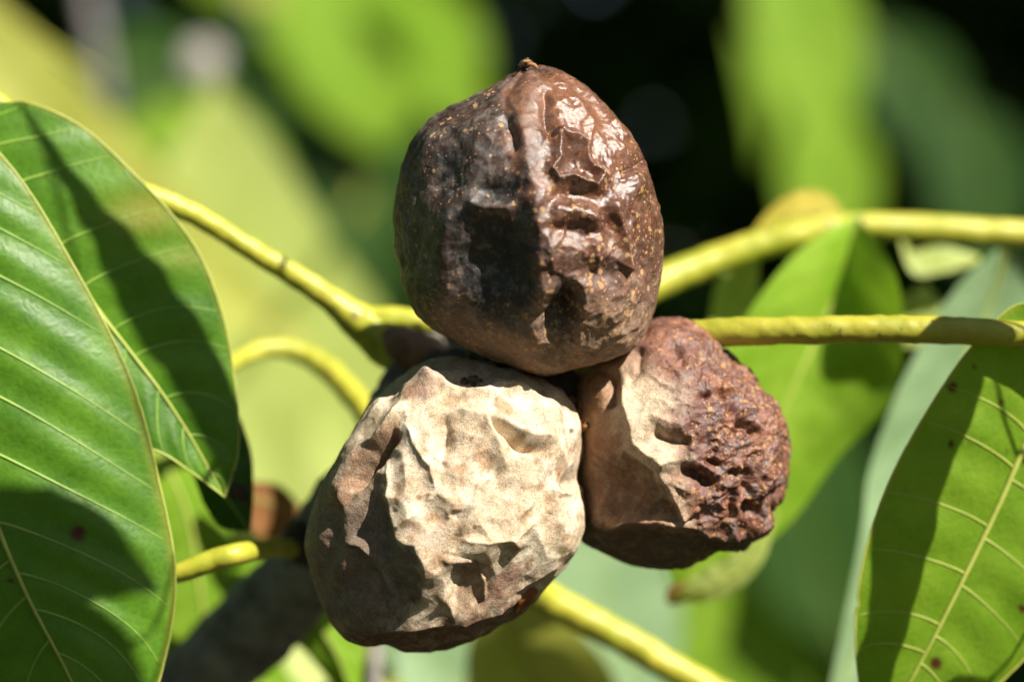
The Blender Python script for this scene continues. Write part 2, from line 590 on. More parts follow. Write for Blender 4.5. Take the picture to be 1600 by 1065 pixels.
def seg_dist(X, Y, pts):
    """distance to a polyline, signed side (+ = left of travel as seen, y down) and position along it 0..1"""
    pts = np.asarray(pts, float)
    best = np.full(X.shape, 1e9)
    side = np.zeros_like(X)
    al = np.zeros_like(X)
    L = np.linalg.norm(np.diff(pts, axis=0), axis=1)
    cum = np.concatenate([[0], np.cumsum(L)])
    for k in range(len(pts) - 1):
        ax, ay = pts[k]
        dx, dy = pts[k + 1] - pts[k]
        t = np.clip(((X - ax) * dx + (Y - ay) * dy) / (dx * dx + dy * dy + 1e-9), 0, 1)
        ex, ey = X - (ax + t * dx), Y - (ay + t * dy)
        d = np.hypot(ex, ey)
        m = d < best
        best = np.where(m, d, best)
        side = np.where(m, np.sign(dy * ex - dx * ey), side)
        al = np.where(m, (cum[k] + t * L[k]) / cum[-1], al)
    return best, side, al


class Nut:
    def __init__(self, centre, sil, thick, back, seed, pw=2.0):
        cx, cy, cz = centre
        self.c = centre
        v = CSV
        th = np.arctan2(v[:, 2], v[:, 0])
        sil = np.array(sil, float)
        ang = np.arctan2(-(sil[:, 1] - cy), sil[:, 0] - cx)
        rad = np.hypot(sil[:, 0] - cx, sil[:, 1] - cy)
        o = np.argsort(ang)
        ang, rad = ang[o], rad[o]
        dense = np.linspace(-math.pi, math.pi, 721)
        rr = np.interp(dense, np.concatenate([ang - 2 * math.pi, ang, ang + 2 * math.pi]), np.tile(rad, 3))
        k = np.hanning(11)
        k /= k.sum()
        rr = np.convolve(np.concatenate([rr[-11:-1], rr, rr[1:11]]), k, 'same')[10:-10]
        R = np.interp(th, dense, rr)
        cosp = np.hypot(v[:, 0], v[:, 2])
        # smoother ring near the middle, traced outline at the rim
        k2 = np.hanning(161)
        k2 /= k2.sum()
        rs_ = np.convolve(np.concatenate([rr[-161:-1], rr, rr[1:161]]), k2, 'same')[160:-160]
        Rs = np.interp(th, dense, rs_)
        f = sst(.45, 1.0, cosp)
        R = Rs * (1 - f) + R * f
        sy = v[:, 1]
        T = np.where(sy < 0, thick, back)
        self.x = cx + R * cosp * np.cos(th)
        self.y = cy - R * cosp * np.sin(th)
        self.z = cz + np.sign(sy) * T * np.abs(sy) ** (2 / pw)
        self.front = sst(-.05, .35, -sy)
        self.v = v
        nz = np.stack([self.x, self.y, self.z], 1) / 60
        self.X = self.x + 11 * noise(nz, seed) + 3 * noise(nz * 3, seed + 1)
        self.Y = self.y + 11 * noise(nz, seed + 2) + 3 * noise(nz * 3, seed + 3)
        self.d = np.zeros(len(v))
        self.n3 = np.stack([self.x, self.y, self.z], 1)
        self.seed = seed

    def dent(self, cx, cy, rx, ry, depth, ang=0, p=2.0):
        a = math.radians(ang)
        dx, dy = self.X - cx, self.Y - cy
        u = (dx * math.cos(a) + dy * math.sin(a)) / rx
        w_ = (-dx * math.sin(a) + dy * math.cos(a)) / ry
        self.d -= self.front * depth * np.exp(-(u * u + w_ * w_) ** (p / 2))

    def line(self, pts, w_, h, p=1.3, taper=True):
        d, s, a = seg_dist(self.X, self.Y, pts)
        k = np.minimum(sst(0, .18, a), sst(1, .82, a)) if taper else 1
        self.d += self.front * h * np.exp(-(d / w_) ** p) * k

    def step(self, pts, w_, h, reach, both=.0):
        """a fold: the side left of travel stands proud by h right at the line and fades over reach"""
        d, s, a = seg_dist(self.X, self.Y, pts)
        sd = d * s
        k = np.minimum(sst(0, .15, a), sst(1, .85, a))
        self.d += self.front * k * h * (sst(-w_, w_, sd) * np.exp(-np.maximum(sd, 0) / reach)
                                        - both * sst(w_, -w_, sd) * np.exp(-np.maximum(-sd, 0) / reach))

    def region(self, pts, soft=6.0, warp=8.0):
        """soft mask of a polygon given in photo units"""
        pts = np.array(pts, float)
        X = self.X + warp * fbm(self.n3 / 22, 3, 40)
        Y = self.Y + warp * fbm(self.n3 / 22, 3, 50)
        d, s, a = seg_dist(X, Y, np.vstack([pts, pts[:1]]))
        ins = np.zeros(len(X), bool)
        j = len(pts) - 1
        for i in range(len(pts)):
            xi, yi = pts[i]
            xj, yj = pts[j]
            c = ((yi > Y) != (yj > Y)) & (X < (xj - xi) * (Y - yi) / (yj - yi + 1e-9) + xi)
            ins ^= c
            j = i
        return sst(-soft, soft, np.where(ins, d, -d)) * self.front

    def wrinkle(self, amp, scale, mask=1.0, seed=0, ridged=True):
        q = self.n3 / scale
        q = q + .35 * np.stack([noise(q * 1.4, seed + 5), noise(q * 1.4, seed + 6), noise(q * 1.4, seed + 7)], 1)
        n_ = noise(q, seed)
        if ridged:
            n_ = .28 - np.abs(n_) * 1.6
        self.d += amp * n_ * mask

    def facets(self, n, lo, hi, amp, soft=14.0):
        """flat planes knocked off the round form"""
        r = np.random.RandomState(self.seed + 90)
        nn = r.normal(size=(n, 3))
        nn /= np.linalg.norm(nn, axis=1)[:, None]
        dd = r.uniform(lo, hi, n)
        R = 210.0
        q = np.full(len(self.v), R)
        for a, b_ in zip(nn, dd):
            c = self.v @ a
            pl = np.where(c > .2, b_ * R / np.maximum(c, .2), 9e9)
            h = np.clip(.5 + .5 * (pl - q) / soft, 0, 1)
            q = pl * (1 - h) + q * h - soft * h * (1 - h)
        self.d += amp * (q - R)

    def surf(self, px, py):
        """depth of the front skin at a point of the photo"""
        k = np.argmin((self.fx - px) ** 2 + (self.fy - py) ** 2 + np.where(self.v[:, 1] > .1, 1e6, 0))
        return float(self.fz[k])

    def build(self, parent, mat, tint, speck, gloss, dust, name='husk'):
        v = self.v
        # push along the direction from the centre, a little towards the viewer in front
        n_ = v.copy()
        n_ /= np.linalg.norm(n_, axis=1)[:, None]
        x = self.x + n_[:, 0] * self.d
        z = self.z + n_[:, 1] * self.d
        y = self.y - n_[:, 2] * self.d
        self.fx, self.fy, self.fz = x, y, z
        p = PA(np.stack([x, y, z], 1))
        return mesh_obj(name, p, CSF, mat, parent, attrs={'tint': tint, 'speck': speck, 'gloss': gloss, 'dust': dust})


def lerp(a, b, f):
    f = np.asarray(f)[:, None]
    return a * (1 - f) + np.asarray(b, float) * f


def Z(pts, x0, y0, k):
    """points read off an enlarged crop -> photo units"""
    return [(x0 + a * k, y0 + b * k) for a, b in pts]


# ---- upper fruit: dark, leathery, glossy on its upper right
def upper_fruit():
    e = empty('walnut_fruit', P(850, 585, -40), 'dark brown glossy shrivelled fruit resting on top of the two others', 'fruit', 'walnut fruits in a cluster')
    z1 = lambda p: Z(p, 580, 80, .4883)
    sil = [(822, 101), (850, 104), (900, 125), (940, 155), (972, 188), (1000, 230), (1020, 270), (1033, 310), (1041, 360), (1039, 410), (1031, 450), (1022, 490),
           (1008, 522), (988, 545), (950, 561), (900, 574), (852, 586), (800, 573), (750, 556), (700, 531), (660, 505), (640, 472), (625, 430), (613, 390), (610, 350),
           (614, 310), (624, 265), (640, 222), (657, 196), (684, 170), (720, 150), (760, 131), (800, 112)]
    N = Nut((827, 350, -45), sil, 188, 200, 3, 2.15)
    N.facets(26, .86, .97, .45, 20)
    # broad dents of the left half
    N.dent(754, 415, 66, 86, 38, 8, 2.0)
    N.dent(770, 298, 34, 16, 13, 8, 2.0)
    N.dent(688, 262, 40, 62, 26, 18, 2.4)
    N.dent(645, 360, 30, 80, 8, 0, 2)
    N.line(z1([(215, 430), (230, 560), (222, 700), (240, 840)]), 16, 6, 1.6)
    N.line(z1([(290, 470), (360, 500), (430, 495), (470, 500)]), 13, 8, 1.6)
    N.line(z1([(470, 150), (490, 300), (520, 450), (540, 600), (545, 760), (520, 870)]), 22, 13, 1.5)
    N.line(z1([(425, 180), (445, 250), (462, 330)]), 10, -13, 1.4)
    N.line(z1([(300, 220), (370, 190), (430, 150)]), 9, 5, 1.4)
    # right half
    N.line(z1([(548, 110), (556, 190), (566, 240), (592, 285)]), 8, -15, 1.5)
    ring = z1([(596, 258), (655, 275), (688, 298), (700, 340), (738, 385), (728, 425), (690, 420), (650, 402), (600, 412), (580, 380), (598, 335), (594, 265)])
    N.line(ring, 7.5, 15, 1.4, False)
    N.dent(898, 250, 24, 22, 14, 30, 2.5)
    N.dent(925, 225, 13, 30, 8, -20, 2)
    N.dent(980, 232, 16, 12, -10, 20, 2)
    N.dent(996, 285, 15, 22, -12, 0, 2)
    N.line(z1([(800, 385), (840, 370), (880, 350)]), 6, -11, 1.5)
    N.line(z1([(760, 215), (800, 250), (830, 285)]), 7, 8, 1.5)
    N.line(z1([(575, 490), (640, 505), (700, 525), (745, 540)]), 13, 10, 1.6)
    N.dent(908, 305, 40, 12, 13, 5, 2.4)
    N.dent(905, 362, 42, 14, 12, 10, 2.4)
    N.line(z1([(785, 450), (800, 540), (830, 640), (850, 740)]), 8, 13, 1.4)
    N.dent(955, 350, 14, 50, 12, -8, 2.2)
    N.line(z1([(560, 560), (580, 650), (590, 720)]), 9, 6, 1.5)
    N.dent(938, 430, 26, 18, 15, 0, 2.2)
    N.line(z1([(690, 590), (720, 650), (735, 720)]), 7, 7, 1.4)
    N.dent(878, 500, 28, 42, 42, 10, 2.4)
    N.dent(893, 470, 17, 32, 18, 5, 3.0)
    N.line(z1([(610, 715), (670, 740), (690, 830), (670, 930), (650, 970)]), 8, 7, 1.4)
    N.line(z1([(530, 780), (570, 850), (530, 900), (440, 940)]), 16, 6, 1.5)
    N.line(z1([(440, 975), (545, 1040), (650, 1010), (800, 960), (870, 890)]), 14, 6, 1.4)
    rt = sst(815, 880, N.x) * N.front
    lowr = sst(290, 350, N.y)
    N.wrinkle(6, 46, .75 + .45 * rt, 1)
    N.wrinkle(4, 24, .3 + (.1 + .4 * lowr) * rt, 2)
    N.wrinkle(3.0, 42, 1, 3, False)
    N.wrinkle(1.5, 10, .6 + .4 * rt, 4, False)
    N.wrinkle(1.2, 13, .25 + .75 * rt, 6)
    # folds running down from the tip all round
    th = np.arctan2(N.v[:, 1], N.v[:, 0])
    N.d += 2.6 * np.sin(th * 11 + 3 * noise(N.n3 / 60, 9)) * sst(.3, .9, N.v[:, 2])
    nz = fbm(N.n3 / 45, 4, 12)
    nf = fbm(N.n3 / 14, 4, 13)
    base = np.tile(np.array([.092, .034, .019]), (len(N.x), 1))
    base = lerp(base, (.185, .08, .042), sst(-.05, .45, nz + .5 * nf) * .7)
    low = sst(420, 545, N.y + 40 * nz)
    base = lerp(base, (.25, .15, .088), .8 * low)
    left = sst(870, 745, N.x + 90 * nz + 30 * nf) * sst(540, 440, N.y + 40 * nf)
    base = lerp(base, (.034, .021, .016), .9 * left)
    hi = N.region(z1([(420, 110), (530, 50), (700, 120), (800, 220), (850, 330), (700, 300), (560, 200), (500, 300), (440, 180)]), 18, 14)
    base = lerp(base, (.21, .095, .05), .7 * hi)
    stain_shade = N.region(z1([(235, 560), (260, 520), (450, 520), (520, 640), (520, 820), (440, 900), (330, 880), (240, 740)]), 12, 16)
    base = lerp(base, (.007, .006, .006), .93 * stain_shade)  # black husk of the left dent, with its shade put in too
    s2 = N.region(z1([(330, 430), (460, 415), (470, 480), (350, 490)]), 6, 9) + N.region(z1([(170, 300), (280, 290), (280, 450), (180, 470)]), 10, 12)
    base = lerp(base, (.010, .008, .008), .9 * np.clip(s2, 0, 1))  # two dents at left: dark husk and shade in one colour
    s3 = N.region(z1([(590, 730), (650, 735), (675, 850), (650, 960), (540, 910)]), 5, 7)
    base = lerp(base, (.035, .018, .010), .8 * s3)  # shade of the deep lower hollow put into the colour
    bloom = sst(.05, .5, fbm(N.n3 / 26, 4, 31) + .15) * (left + .35 * rt) * (1 - stain_shade)
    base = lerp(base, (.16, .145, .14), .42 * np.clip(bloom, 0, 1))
    speck = np.clip(.75 + 1.1 * fbm(N.n3 / 40, 3, 15) + .25 * rt - .75 * stain_shade + .35 * low, .15, 1.4) * (1 - .75 * hi)
    gloss = np.clip(.60 - .44 * rt * sst(450, 320, N.y) + .12 * low - .12 * left + .28 * nf, .16, .85)
    dust = np.clip(.42 + .6 * low + .25 * left - .3 * hi, 0, 1) * .8
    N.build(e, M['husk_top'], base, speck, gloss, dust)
    q = [(808, 112, -66, 2), (815, 104, -68, 6), (822, 100, -68, 8), (830, 101, -68, 5), (836, 104, -66, 1)]
    tube('stigma_scar', q, M['scar'], e, 20, 10, .8, 5, 2)
    tube('stigma_lobe', [(812, 106, -70, 1), (818, 98, -74, 3.2), (826, 97, -75, 3.4), (829, 103, -72, 1)], M['crumb'], e, 14, 8, .6, 4, 7)
    tube('stigma_lobe', [(822, 103, -76, 1), (828, 101, -80, 3), (836, 103, -79, 3), (840, 108, -76, 1)], M['crumb'], e, 14, 8, .6, 4, 8)


def pale_fruit():
    e = empty('walnut_fruit', P(690, 557, 40), 'pale beige papery crumpled fruit at lower front of the cluster', 'fruit', 'walnut fruits in a cluster')
    z2 = lambda p: Z(p, 450, 540, .4695)
    sil = [(912, 665), (913, 690), (905, 735), (904, 752), (914, 780), (916, 800), (912, 822), (891, 869), (866, 905), (840, 934), (812, 958), (779, 977), (713, 1007), (647, 1018),
           (600, 1014), (567, 1012), (539, 1002), (518, 977), (500, 940), (491, 916), (482, 880), (477, 845), (481, 815), (502, 756), (522, 720), (544, 681), (560, 645),
           (577, 613), (600, 596), (628, 577), (660, 564), (689, 556), (740, 556), (800, 564), (850, 580), (885, 602), (903, 632)]
    N = Nut((697, 787, 0), sil, 190, 195, 23, 2.25)
    smooth = .25 + .75 * sst(520, 610, N.x)
    d0 = N.d.copy()
    N.facets(26, .80, .96, .42, 16)
    N.d = d0 + (N.d - d0) * smooth
    # rim between the shaded cap and the front, rising to a small peak
    N.line(z2([(290, 155), (380, 160), (465, 108), (520, 130), (640, 155), (700, 130), (760, 125), (840, 165), (930, 190)]), 15, 15, 1.1)
    N.dent(668, 596, 15, 17, -20, 0, 1.4)
    N.dent(610, 590, 40, 22, 10, -20, 2)
    # the long flap at the left and the crevice under it
    N.step(z2([(410, 190), (340, 262), (270, 350), (210, 430), (165, 560)][::-1]), 4, 15, 40, .3)
    N.line(z2([(440, 140), (350, 250), (250, 340), (180, 430), (140, 530)]), 12, 9, 1.2)
    N.line(z2([(360, 268), (300, 340), (240, 410), (190, 480)]), 7, -34, 1.5)
    N.dent(512, 850, 10, 60, 11, 5, 2)
    # ridge between the lit front plane and the dark left plane
    N.line(z2([(300, 330), (320, 440), (330, 560), (360, 640), (430, 660), (465, 720), (440, 820), (400, 900)]), 20, 16, 1.1)
    N.dent(572, 850, 52, 90, 26, 8, 2.6)
    N.dent(600, 925, 50, 34, 12, 10, 2.2)
    N.line(z2([(150, 640), (240, 700), (310, 790), (340, 870)]), 12, 9, 1.3)
    N.line(z2([(180, 660), (200, 760), (150, 880)]), 9, -10, 1.4)
    # front plane
    N.line(z2([(515, 215), (520, 300), (505, 410)]), 13, -15, 1.5)
    N.line(z2([(545, 200), (600, 225), (660, 240), (700, 330), (735, 430)]), 13, 12, 1.2)
    N.line(z2([(668, 238), (720, 275), (770, 312), (860, 356)]), 7, -20, 1.6)
    N.line(z2([(665, 225), (740, 262), (820, 300), (900, 320)]), 10, 13, 1.2)
    N.line(z2([(700, 420), (640, 470), (600, 560), (570, 640)]), 9, 8, 1.1)
    N.line(z2([(560, 640), (660, 660), (760, 640), (860, 560)]), 9, 8, 1.1)
    N.line(z2([(380, 250), (420, 330), (470, 400), (500, 480)]), 9, 9, 1.1)
    N.line(z2([(330, 620), (430, 560), (500, 480)]), 9, 7, 1.1)
    N.dent(795, 675, 34, 12, 10, 35, 2)
    N.line(z2([(500, 470), (540, 520), (560, 570)]), 14, 7, 1.3)
    N.dent(660, 780, 24, 50, 7, 5, 2)
    N.line(z2([(850, 500), (780, 560), (740, 640), (800, 690)]), 11, 8, 1.2)
    N.dent(840, 800, 40, 40, 9, 0, 2)
    N.line(z2([(870, 470), (920, 490), (980, 480)]), 8, 8, 1.2)
    N.dent(905, 748, 18, 12, 10, 0, 2)
    N.line(z2([(580, 150), (690, 160), (700, 200)]), 7, 7, 1.2)
    # hollow with its own shadow low on the front
    N.dent(730, 908, 30, 34, 30, 20, 3.0)
    N.step(z2([(655, 860), (665, 790), (610, 715), (505, 695)]), 4, 11, 30, .3)
    N.line(z2([(560, 800), (520, 830), (560, 905)]), 8, 6, 1.3)
    # bottom rim and underside
    N.line(z2([(850, 830), (740, 860), (640, 905), (540, 915), (420, 915), (270, 950), (190, 985)]), 12, 17, 1.1)
    N.dent(680, 1000, 120, 20, 20, -5, 2.4)
    N.line(z2([(960, 640), (900, 720), (830, 790), (760, 830)]), 7, 8, 1.1)
    N.dent(838, 935, 22, 12, 12, -35, 2.4)
    N.dent(798, 955, 26, 10, 14, -25, 2.4)
    N.wrinkle(12, 84, smooth, 1)
    N.wrinkle(5, 55, smooth, 11)
    N.wrinkle(3.0, 40, smooth * .4 + .8 * smooth * sst(0, .4, noise(N.n3 / 60, 44)), 2)
    N.wrinkle(1.0, 18, .3 + .7 * sst(-.1, .3, noise(N.n3 / 45, 46)), 3)
    N.wrinkle(.5, 8, .8, 8)
    N.wrinkle(3.5, 70, 1, 4, False)
    nz = fbm(N.n3 / 50, 4, 22)
    nf = fbm(N.n3 / 13, 4, 23)
    base = np.tile(np.array([.53, .41, .275]), (len(N.x), 1))
    base = lerp(base, (.69, .59, .44), sst(-.1, .4, nz))
    base = lerp(base, (.34, .205, .105), sst(.02, .4, fbm(N.n3 / 34, 5, 27)) * .8)
    base = lerp(base, (.40, .33, .27), sst(.2, .55, fbm(N.n3 / 48, 4, 29)) * .6)
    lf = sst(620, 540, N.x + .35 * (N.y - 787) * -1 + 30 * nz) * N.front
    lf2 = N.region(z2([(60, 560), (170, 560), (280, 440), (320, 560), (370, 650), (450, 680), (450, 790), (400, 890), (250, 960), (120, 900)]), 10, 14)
    base = lerp(base, (.17, .12, .095), .85 * np.clip(lf2, 0, 1))  # left plane: greyish skin, darkened further for its shade
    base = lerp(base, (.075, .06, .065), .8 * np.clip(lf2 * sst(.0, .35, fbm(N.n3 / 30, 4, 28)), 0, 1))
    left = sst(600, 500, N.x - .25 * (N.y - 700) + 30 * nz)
    base = lerp(base, (.20, .135, .09), .7 * left * sst(640, 720, N.y))  # left flank painted darker to deepen the shaded side
    flap = N.region(z2([(340, 255), (360, 275), (220, 440), (160, 570), (130, 540), (230, 370)]), 5, 6)
    base = lerp(base, (.26, .14, .075), .75 * flap)
    pk = N.region(z2([(465, 100), (500, 130), (490, 180), (400, 180), (410, 150)]), 5, 6)
    base = lerp(base, (.30, .165, .12), .7 * pk)
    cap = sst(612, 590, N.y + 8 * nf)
    base = lerp(base, (.33, .27, .22), .7 * cap)  # grey shade under the upper fruit put into the cap
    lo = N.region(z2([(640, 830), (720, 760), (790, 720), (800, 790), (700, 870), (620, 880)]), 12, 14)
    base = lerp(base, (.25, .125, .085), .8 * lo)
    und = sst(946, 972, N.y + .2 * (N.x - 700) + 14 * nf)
    base = lerp(base, (.12, .052, .024), .9 * und)  # red-brown underside, darkened further to deepen its shade
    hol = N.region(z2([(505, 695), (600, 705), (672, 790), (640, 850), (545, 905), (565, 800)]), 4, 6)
    base = lerp(base, (.15, .085, .04), .7 * hol)  # hooked shadow of the hollow painted into the skin
    # rust freckles
    fr = sst(.30, .44, fbm(N.n3 / 9, 2, 61)) * sst(-.1, .3, noise(N.n3 / 55, 62))
    base = lerp(base, (.30, .135, .06), .75 * fr)
    for x, y, r, c in ((696, 815, 5, (.05, .04, .04)), (694, 785, 5, (.26, .12, .05)), (895, 671, 5, (.05, .035, .025)), (880, 776, 4, (.30, .10, .03)), (880, 860, 11, (.14, .10, .035)),
                       (742, 824, 5, (.24, .15, .06)), (652, 776, 6, (.30, .14, .07)), (668, 771, 5, (.30, .15, .08)), (738, 680, 4, (.3, .13, .06)), (878, 738, 3, (.3, .13, .06))):
        base = lerp(base, c, .85 * sst(r * 1.2, r * .5, np.hypot(N.X - x, N.Y - y)) * N.front)
    speck = np.clip(.05 + .5 * fbm(N.n3 / 40, 3, 25) + .25 * lf2 + .3 * lo, 0, .6)
    gloss = np.clip(.74 - .22 * lf2 + .1 * nf, .35, .95)
    dust = np.clip(.5 - .3 * lf2 + .2 * nz, 0, 1)
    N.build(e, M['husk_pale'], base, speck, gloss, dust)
    # torn flake, tear at the peak, stalk remains
    g = crspline([(812, 935, 0), (826, 921, 0), (836, 917, 0), (842, 922, 0)], 12)
    h2 = crspline([(806, 957, 0), (818, 951, 0), (828, 941, 0), (836, 933, 0)], 12)
    rows = np.stack([g * (1 - t) + h2 * t for t in np.linspace(0, 1, 8)])
    for q in rows.reshape(-1, 3):
        q[2] = N.surf(q[0], q[1]) - 3
    rows[..., 2] += 4 * noise(rows.reshape(-1, 3) / 12, 4).reshape(8, 12) - 5 * np.sin(np.linspace(0, 3.14, 8))[:, None]
    flake = mesh_obj('husk_flake', PA(rows.reshape(-1, 3)), grid_faces(8, 12), M['amber'], e)
    tag(flake, 'torn amber scrap of skin low on the pale fruit')
    return e, N


def right_fruit():
    e = empty('walnut_fruit', P(905, 640, 60), 'purplish brown pitted fruit with a cream streak, behind the other two', 'fruit', 'walnut fruits in a cluster')
    z3 = lambda p: Z(p, 860, 470, .413)
    sil = [(1010, 496), (1035, 493), (1065, 497), (1100, 512), (1130, 540), (1150, 555), (1172, 570), (1195, 598), (1215, 622), (1228, 655), (1234, 690), (1236, 720), (1235, 755), (1226, 782),
           (1208, 800), (1207, 818), (1196, 834), (1175, 843), (1165, 856), (1140, 860), (1120, 858), (1085, 882), (1060, 888), (1000, 886), (950, 873), (905, 850), (895, 780), (888, 700),
           (888, 630), (900, 590), (930, 555), (970, 520)]
    N = Nut((1066, 694, 75), sil, 172, 172, 43, 2.2)
    N.facets(24, .84, .97, .5, 16)
    right = sst(970, 1150, N.x + 60 * noise(N.n3 / 40, 3))
    N.line(z3([(270, 280), (290, 400), (330, 540), (420, 610), (500, 600)]), 17, 14, 1.2)
    N.line(z3([(220, 240), (215, 330), (230, 420)]), 12, -15, 1.5)
    N.line(z3([(340, 170), (330, 260), (270, 300)]), 10, -9, 1.5)
    N.step(z3([(160, 850), (330, 840), (500, 830), (450, 740), (395, 640), (290, 560)]), 5, -8, 40, .6)
    N.dent(958, 765, 52, 42, 24, 10, 3)
    N.line(z3([(170, 855), (260, 850), (360, 838), (500, 835), (620, 870), (720, 890)]), 10, 13, 1.1)
    N.dent(1010, 860, 110, 22, 20, 4, 2.4)
    N.line(z3([(390, 640), (420, 720), (480, 790), (520, 840)]), 9, 8, 1.2)
    N.line(z3([(370, 490), (430, 520), (490, 540), (550, 535)]), 8, -16, 1.5)
    N.line(z3([(360, 430), (440, 460), (540, 490)]), 12, 7, 1.3)
    for x, y, rx, ry, d, a in ((575, 355, 22, 10, 13, -15), (655, 345, 24, 14, 14, 30), (690, 400, 12, 28, 12, 10), (735, 465, 22, 15, 15, 20), (770, 500, 14, 12, 12, 0),
                               (620, 620, 24, 14, 15, 10), (690, 665, 20, 14, 14, 0), (550, 670, 45, 22, 19, 35), (600, 710, 22, 16, 12, 20), (740, 690, 22, 34, 18, 0),
                               (770, 790, 30, 24, 19, 20), (865, 735, 26, 16, 15, -40), (600, 530, 14, 22, 9, 20), (800, 430, 16, 24, 8, 0), (740, 560, 20, 12, 8, 0),
                               (690, 760, 12, 40, 8, 10), (560, 200, 30, 14, 6, 0), (470, 200, 26, 14, 7, -10), (650, 260, 24, 10, 6, 20)):
        N.dent(860 + x * .413, 470 + y * .413, rx * .413 * 1.3, ry * .413 * 1.3, d * 1.2, a, 2.4)
    N.line(z3([(350, 105), (430, 110), (520, 140), (600, 180)]), 8, 8, 1.3)
    N.line(z3([(640, 300), (720, 340), (780, 430), (800, 520)]), 9, 8, 1.3)
    N.line(z3([(700, 590), (720, 700), (700, 800)]), 7, 8, 1.3)
    N.line(z3([(640, 880), (720, 890), (770, 870), (830, 830), (850, 780)]), 8, 9, 1.2)
    N.wrinkle(10, 34, .2 + .9 * right, 1)
    N.wrinkle(5, 18, .1 + 1.0 * right, 2)
    N.wrinkle(3, 8, .15 + .6 * right, 5)
    N.wrinkle(3, 44, 1, 3, False)
    nz = fbm(N.n3 / 45, 4, 12)
    nf = fbm(N.n3 / 13, 4, 13)
    base = np.tile(np.array([.135, .055, .038]), (len(N.x), 1))
    base = lerp(base, (.24, .10, .058), sst(-.05, .4, nz + .4 * nf) * .8)
    base = lerp(base, (.16, .135, .145), .6 * sst(.05, .45, fbm(N.n3 / 30, 4, 17)) * right)
    pl = sst(1075, 1000, N.x + 18 * nf - .3 * (N.y - 690))
    base = lerp(base, (.34, .20, .115), .8 * pl)
    cream = N.region(z3([(270, 250), (330, 270), (470, 330), (480, 400), (400, 470), (510, 590), (480, 640), (400, 660), (480, 750), (500, 810), (400, 680), (300, 560), (250, 450)]), 30, 26)
    base = lerp(base, (.60, .48, .33), .85 * np.clip(cream, 0, 1))
    rd = N.region(z3([(150, 500), (280, 500), (290, 560), (160, 560)]), 6, 8)
    base = lerp(base, (.24, .10, .05), .7 * rd)
    pit = N.region(z3([(150, 570), (290, 575), (390, 640), (400, 720), (490, 820), (340, 830), (170, 840)]), 6, 7)
    base = lerp(base, (.13, .06, .028), .75 * pit)  # hollow at lower left, its shade put into the colour
    ed = N.region(z3([(90, 350), (130, 270), (200, 240), (190, 330), (210, 450), (130, 470)]), 8, 12)
    base = lerp(base, (.40, .22, .11), .6 * ed)
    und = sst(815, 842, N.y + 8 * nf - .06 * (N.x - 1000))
    base = lerp(base, (.075, .048, .022), .8 * und)  # underside painted darker, its shade in the colour
    speck = np.clip(.25 + .95 * right + .6 * fbm(N.n3 / 40, 3, 25), 0, 1.1) * (1 - .8 * np.clip(cream, 0, 1)) * (1 - .6 * und)
    gloss = np.clip(.60 - .25 * right + .2 * nf, .22, .9)
    dust = np.clip(.3 - .15 * right + .2 * pl, 0, 1)
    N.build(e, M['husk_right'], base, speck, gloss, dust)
    return e, N


upper_fruit()
ep, NP = pale_fruit()
er, NR = right_fruit()


def crumbs(name, parent, spots, mat, seed):
    r = np.random.RandomState(seed)
    V, F, o = [], [], 0
    for x, y, z, s in spots:
        for k in range(5):
            v = CS_S * (s * r.uniform(.35, .75)) * r.uniform(.6, 1.4, 3)
            v = v * (1 + .5 * noise(v / (s * .4), seed + k)[:, None]) + np.array([x, y, z]) + r.normal(size=3) * s * .6
            V.append(v)
            F.append(CS_F + o)
            o += len(v)
    ob = mesh_obj(name, PA(np.vstack(V)), np.vstack(F), mat, parent)
    return ob


CS_S, CS_F = cube_sphere(5)
crumbs('stalk_remnant', ep, [(x, y, NP.surf(x, y) - 2, q) for x, y, q in ((728, 597, 7), (738, 599, 8), (745, 597, 6))], M['scar'], 3)
crumbs('stalk_fibre', er, [(x, y, NR.surf(x, y) - 2, q) for x, y, q in ((900, 622, 8), (905, 640, 8), (912, 656, 8), (917, 668, 7), (903, 605, 8))], M['crumb'], 4)


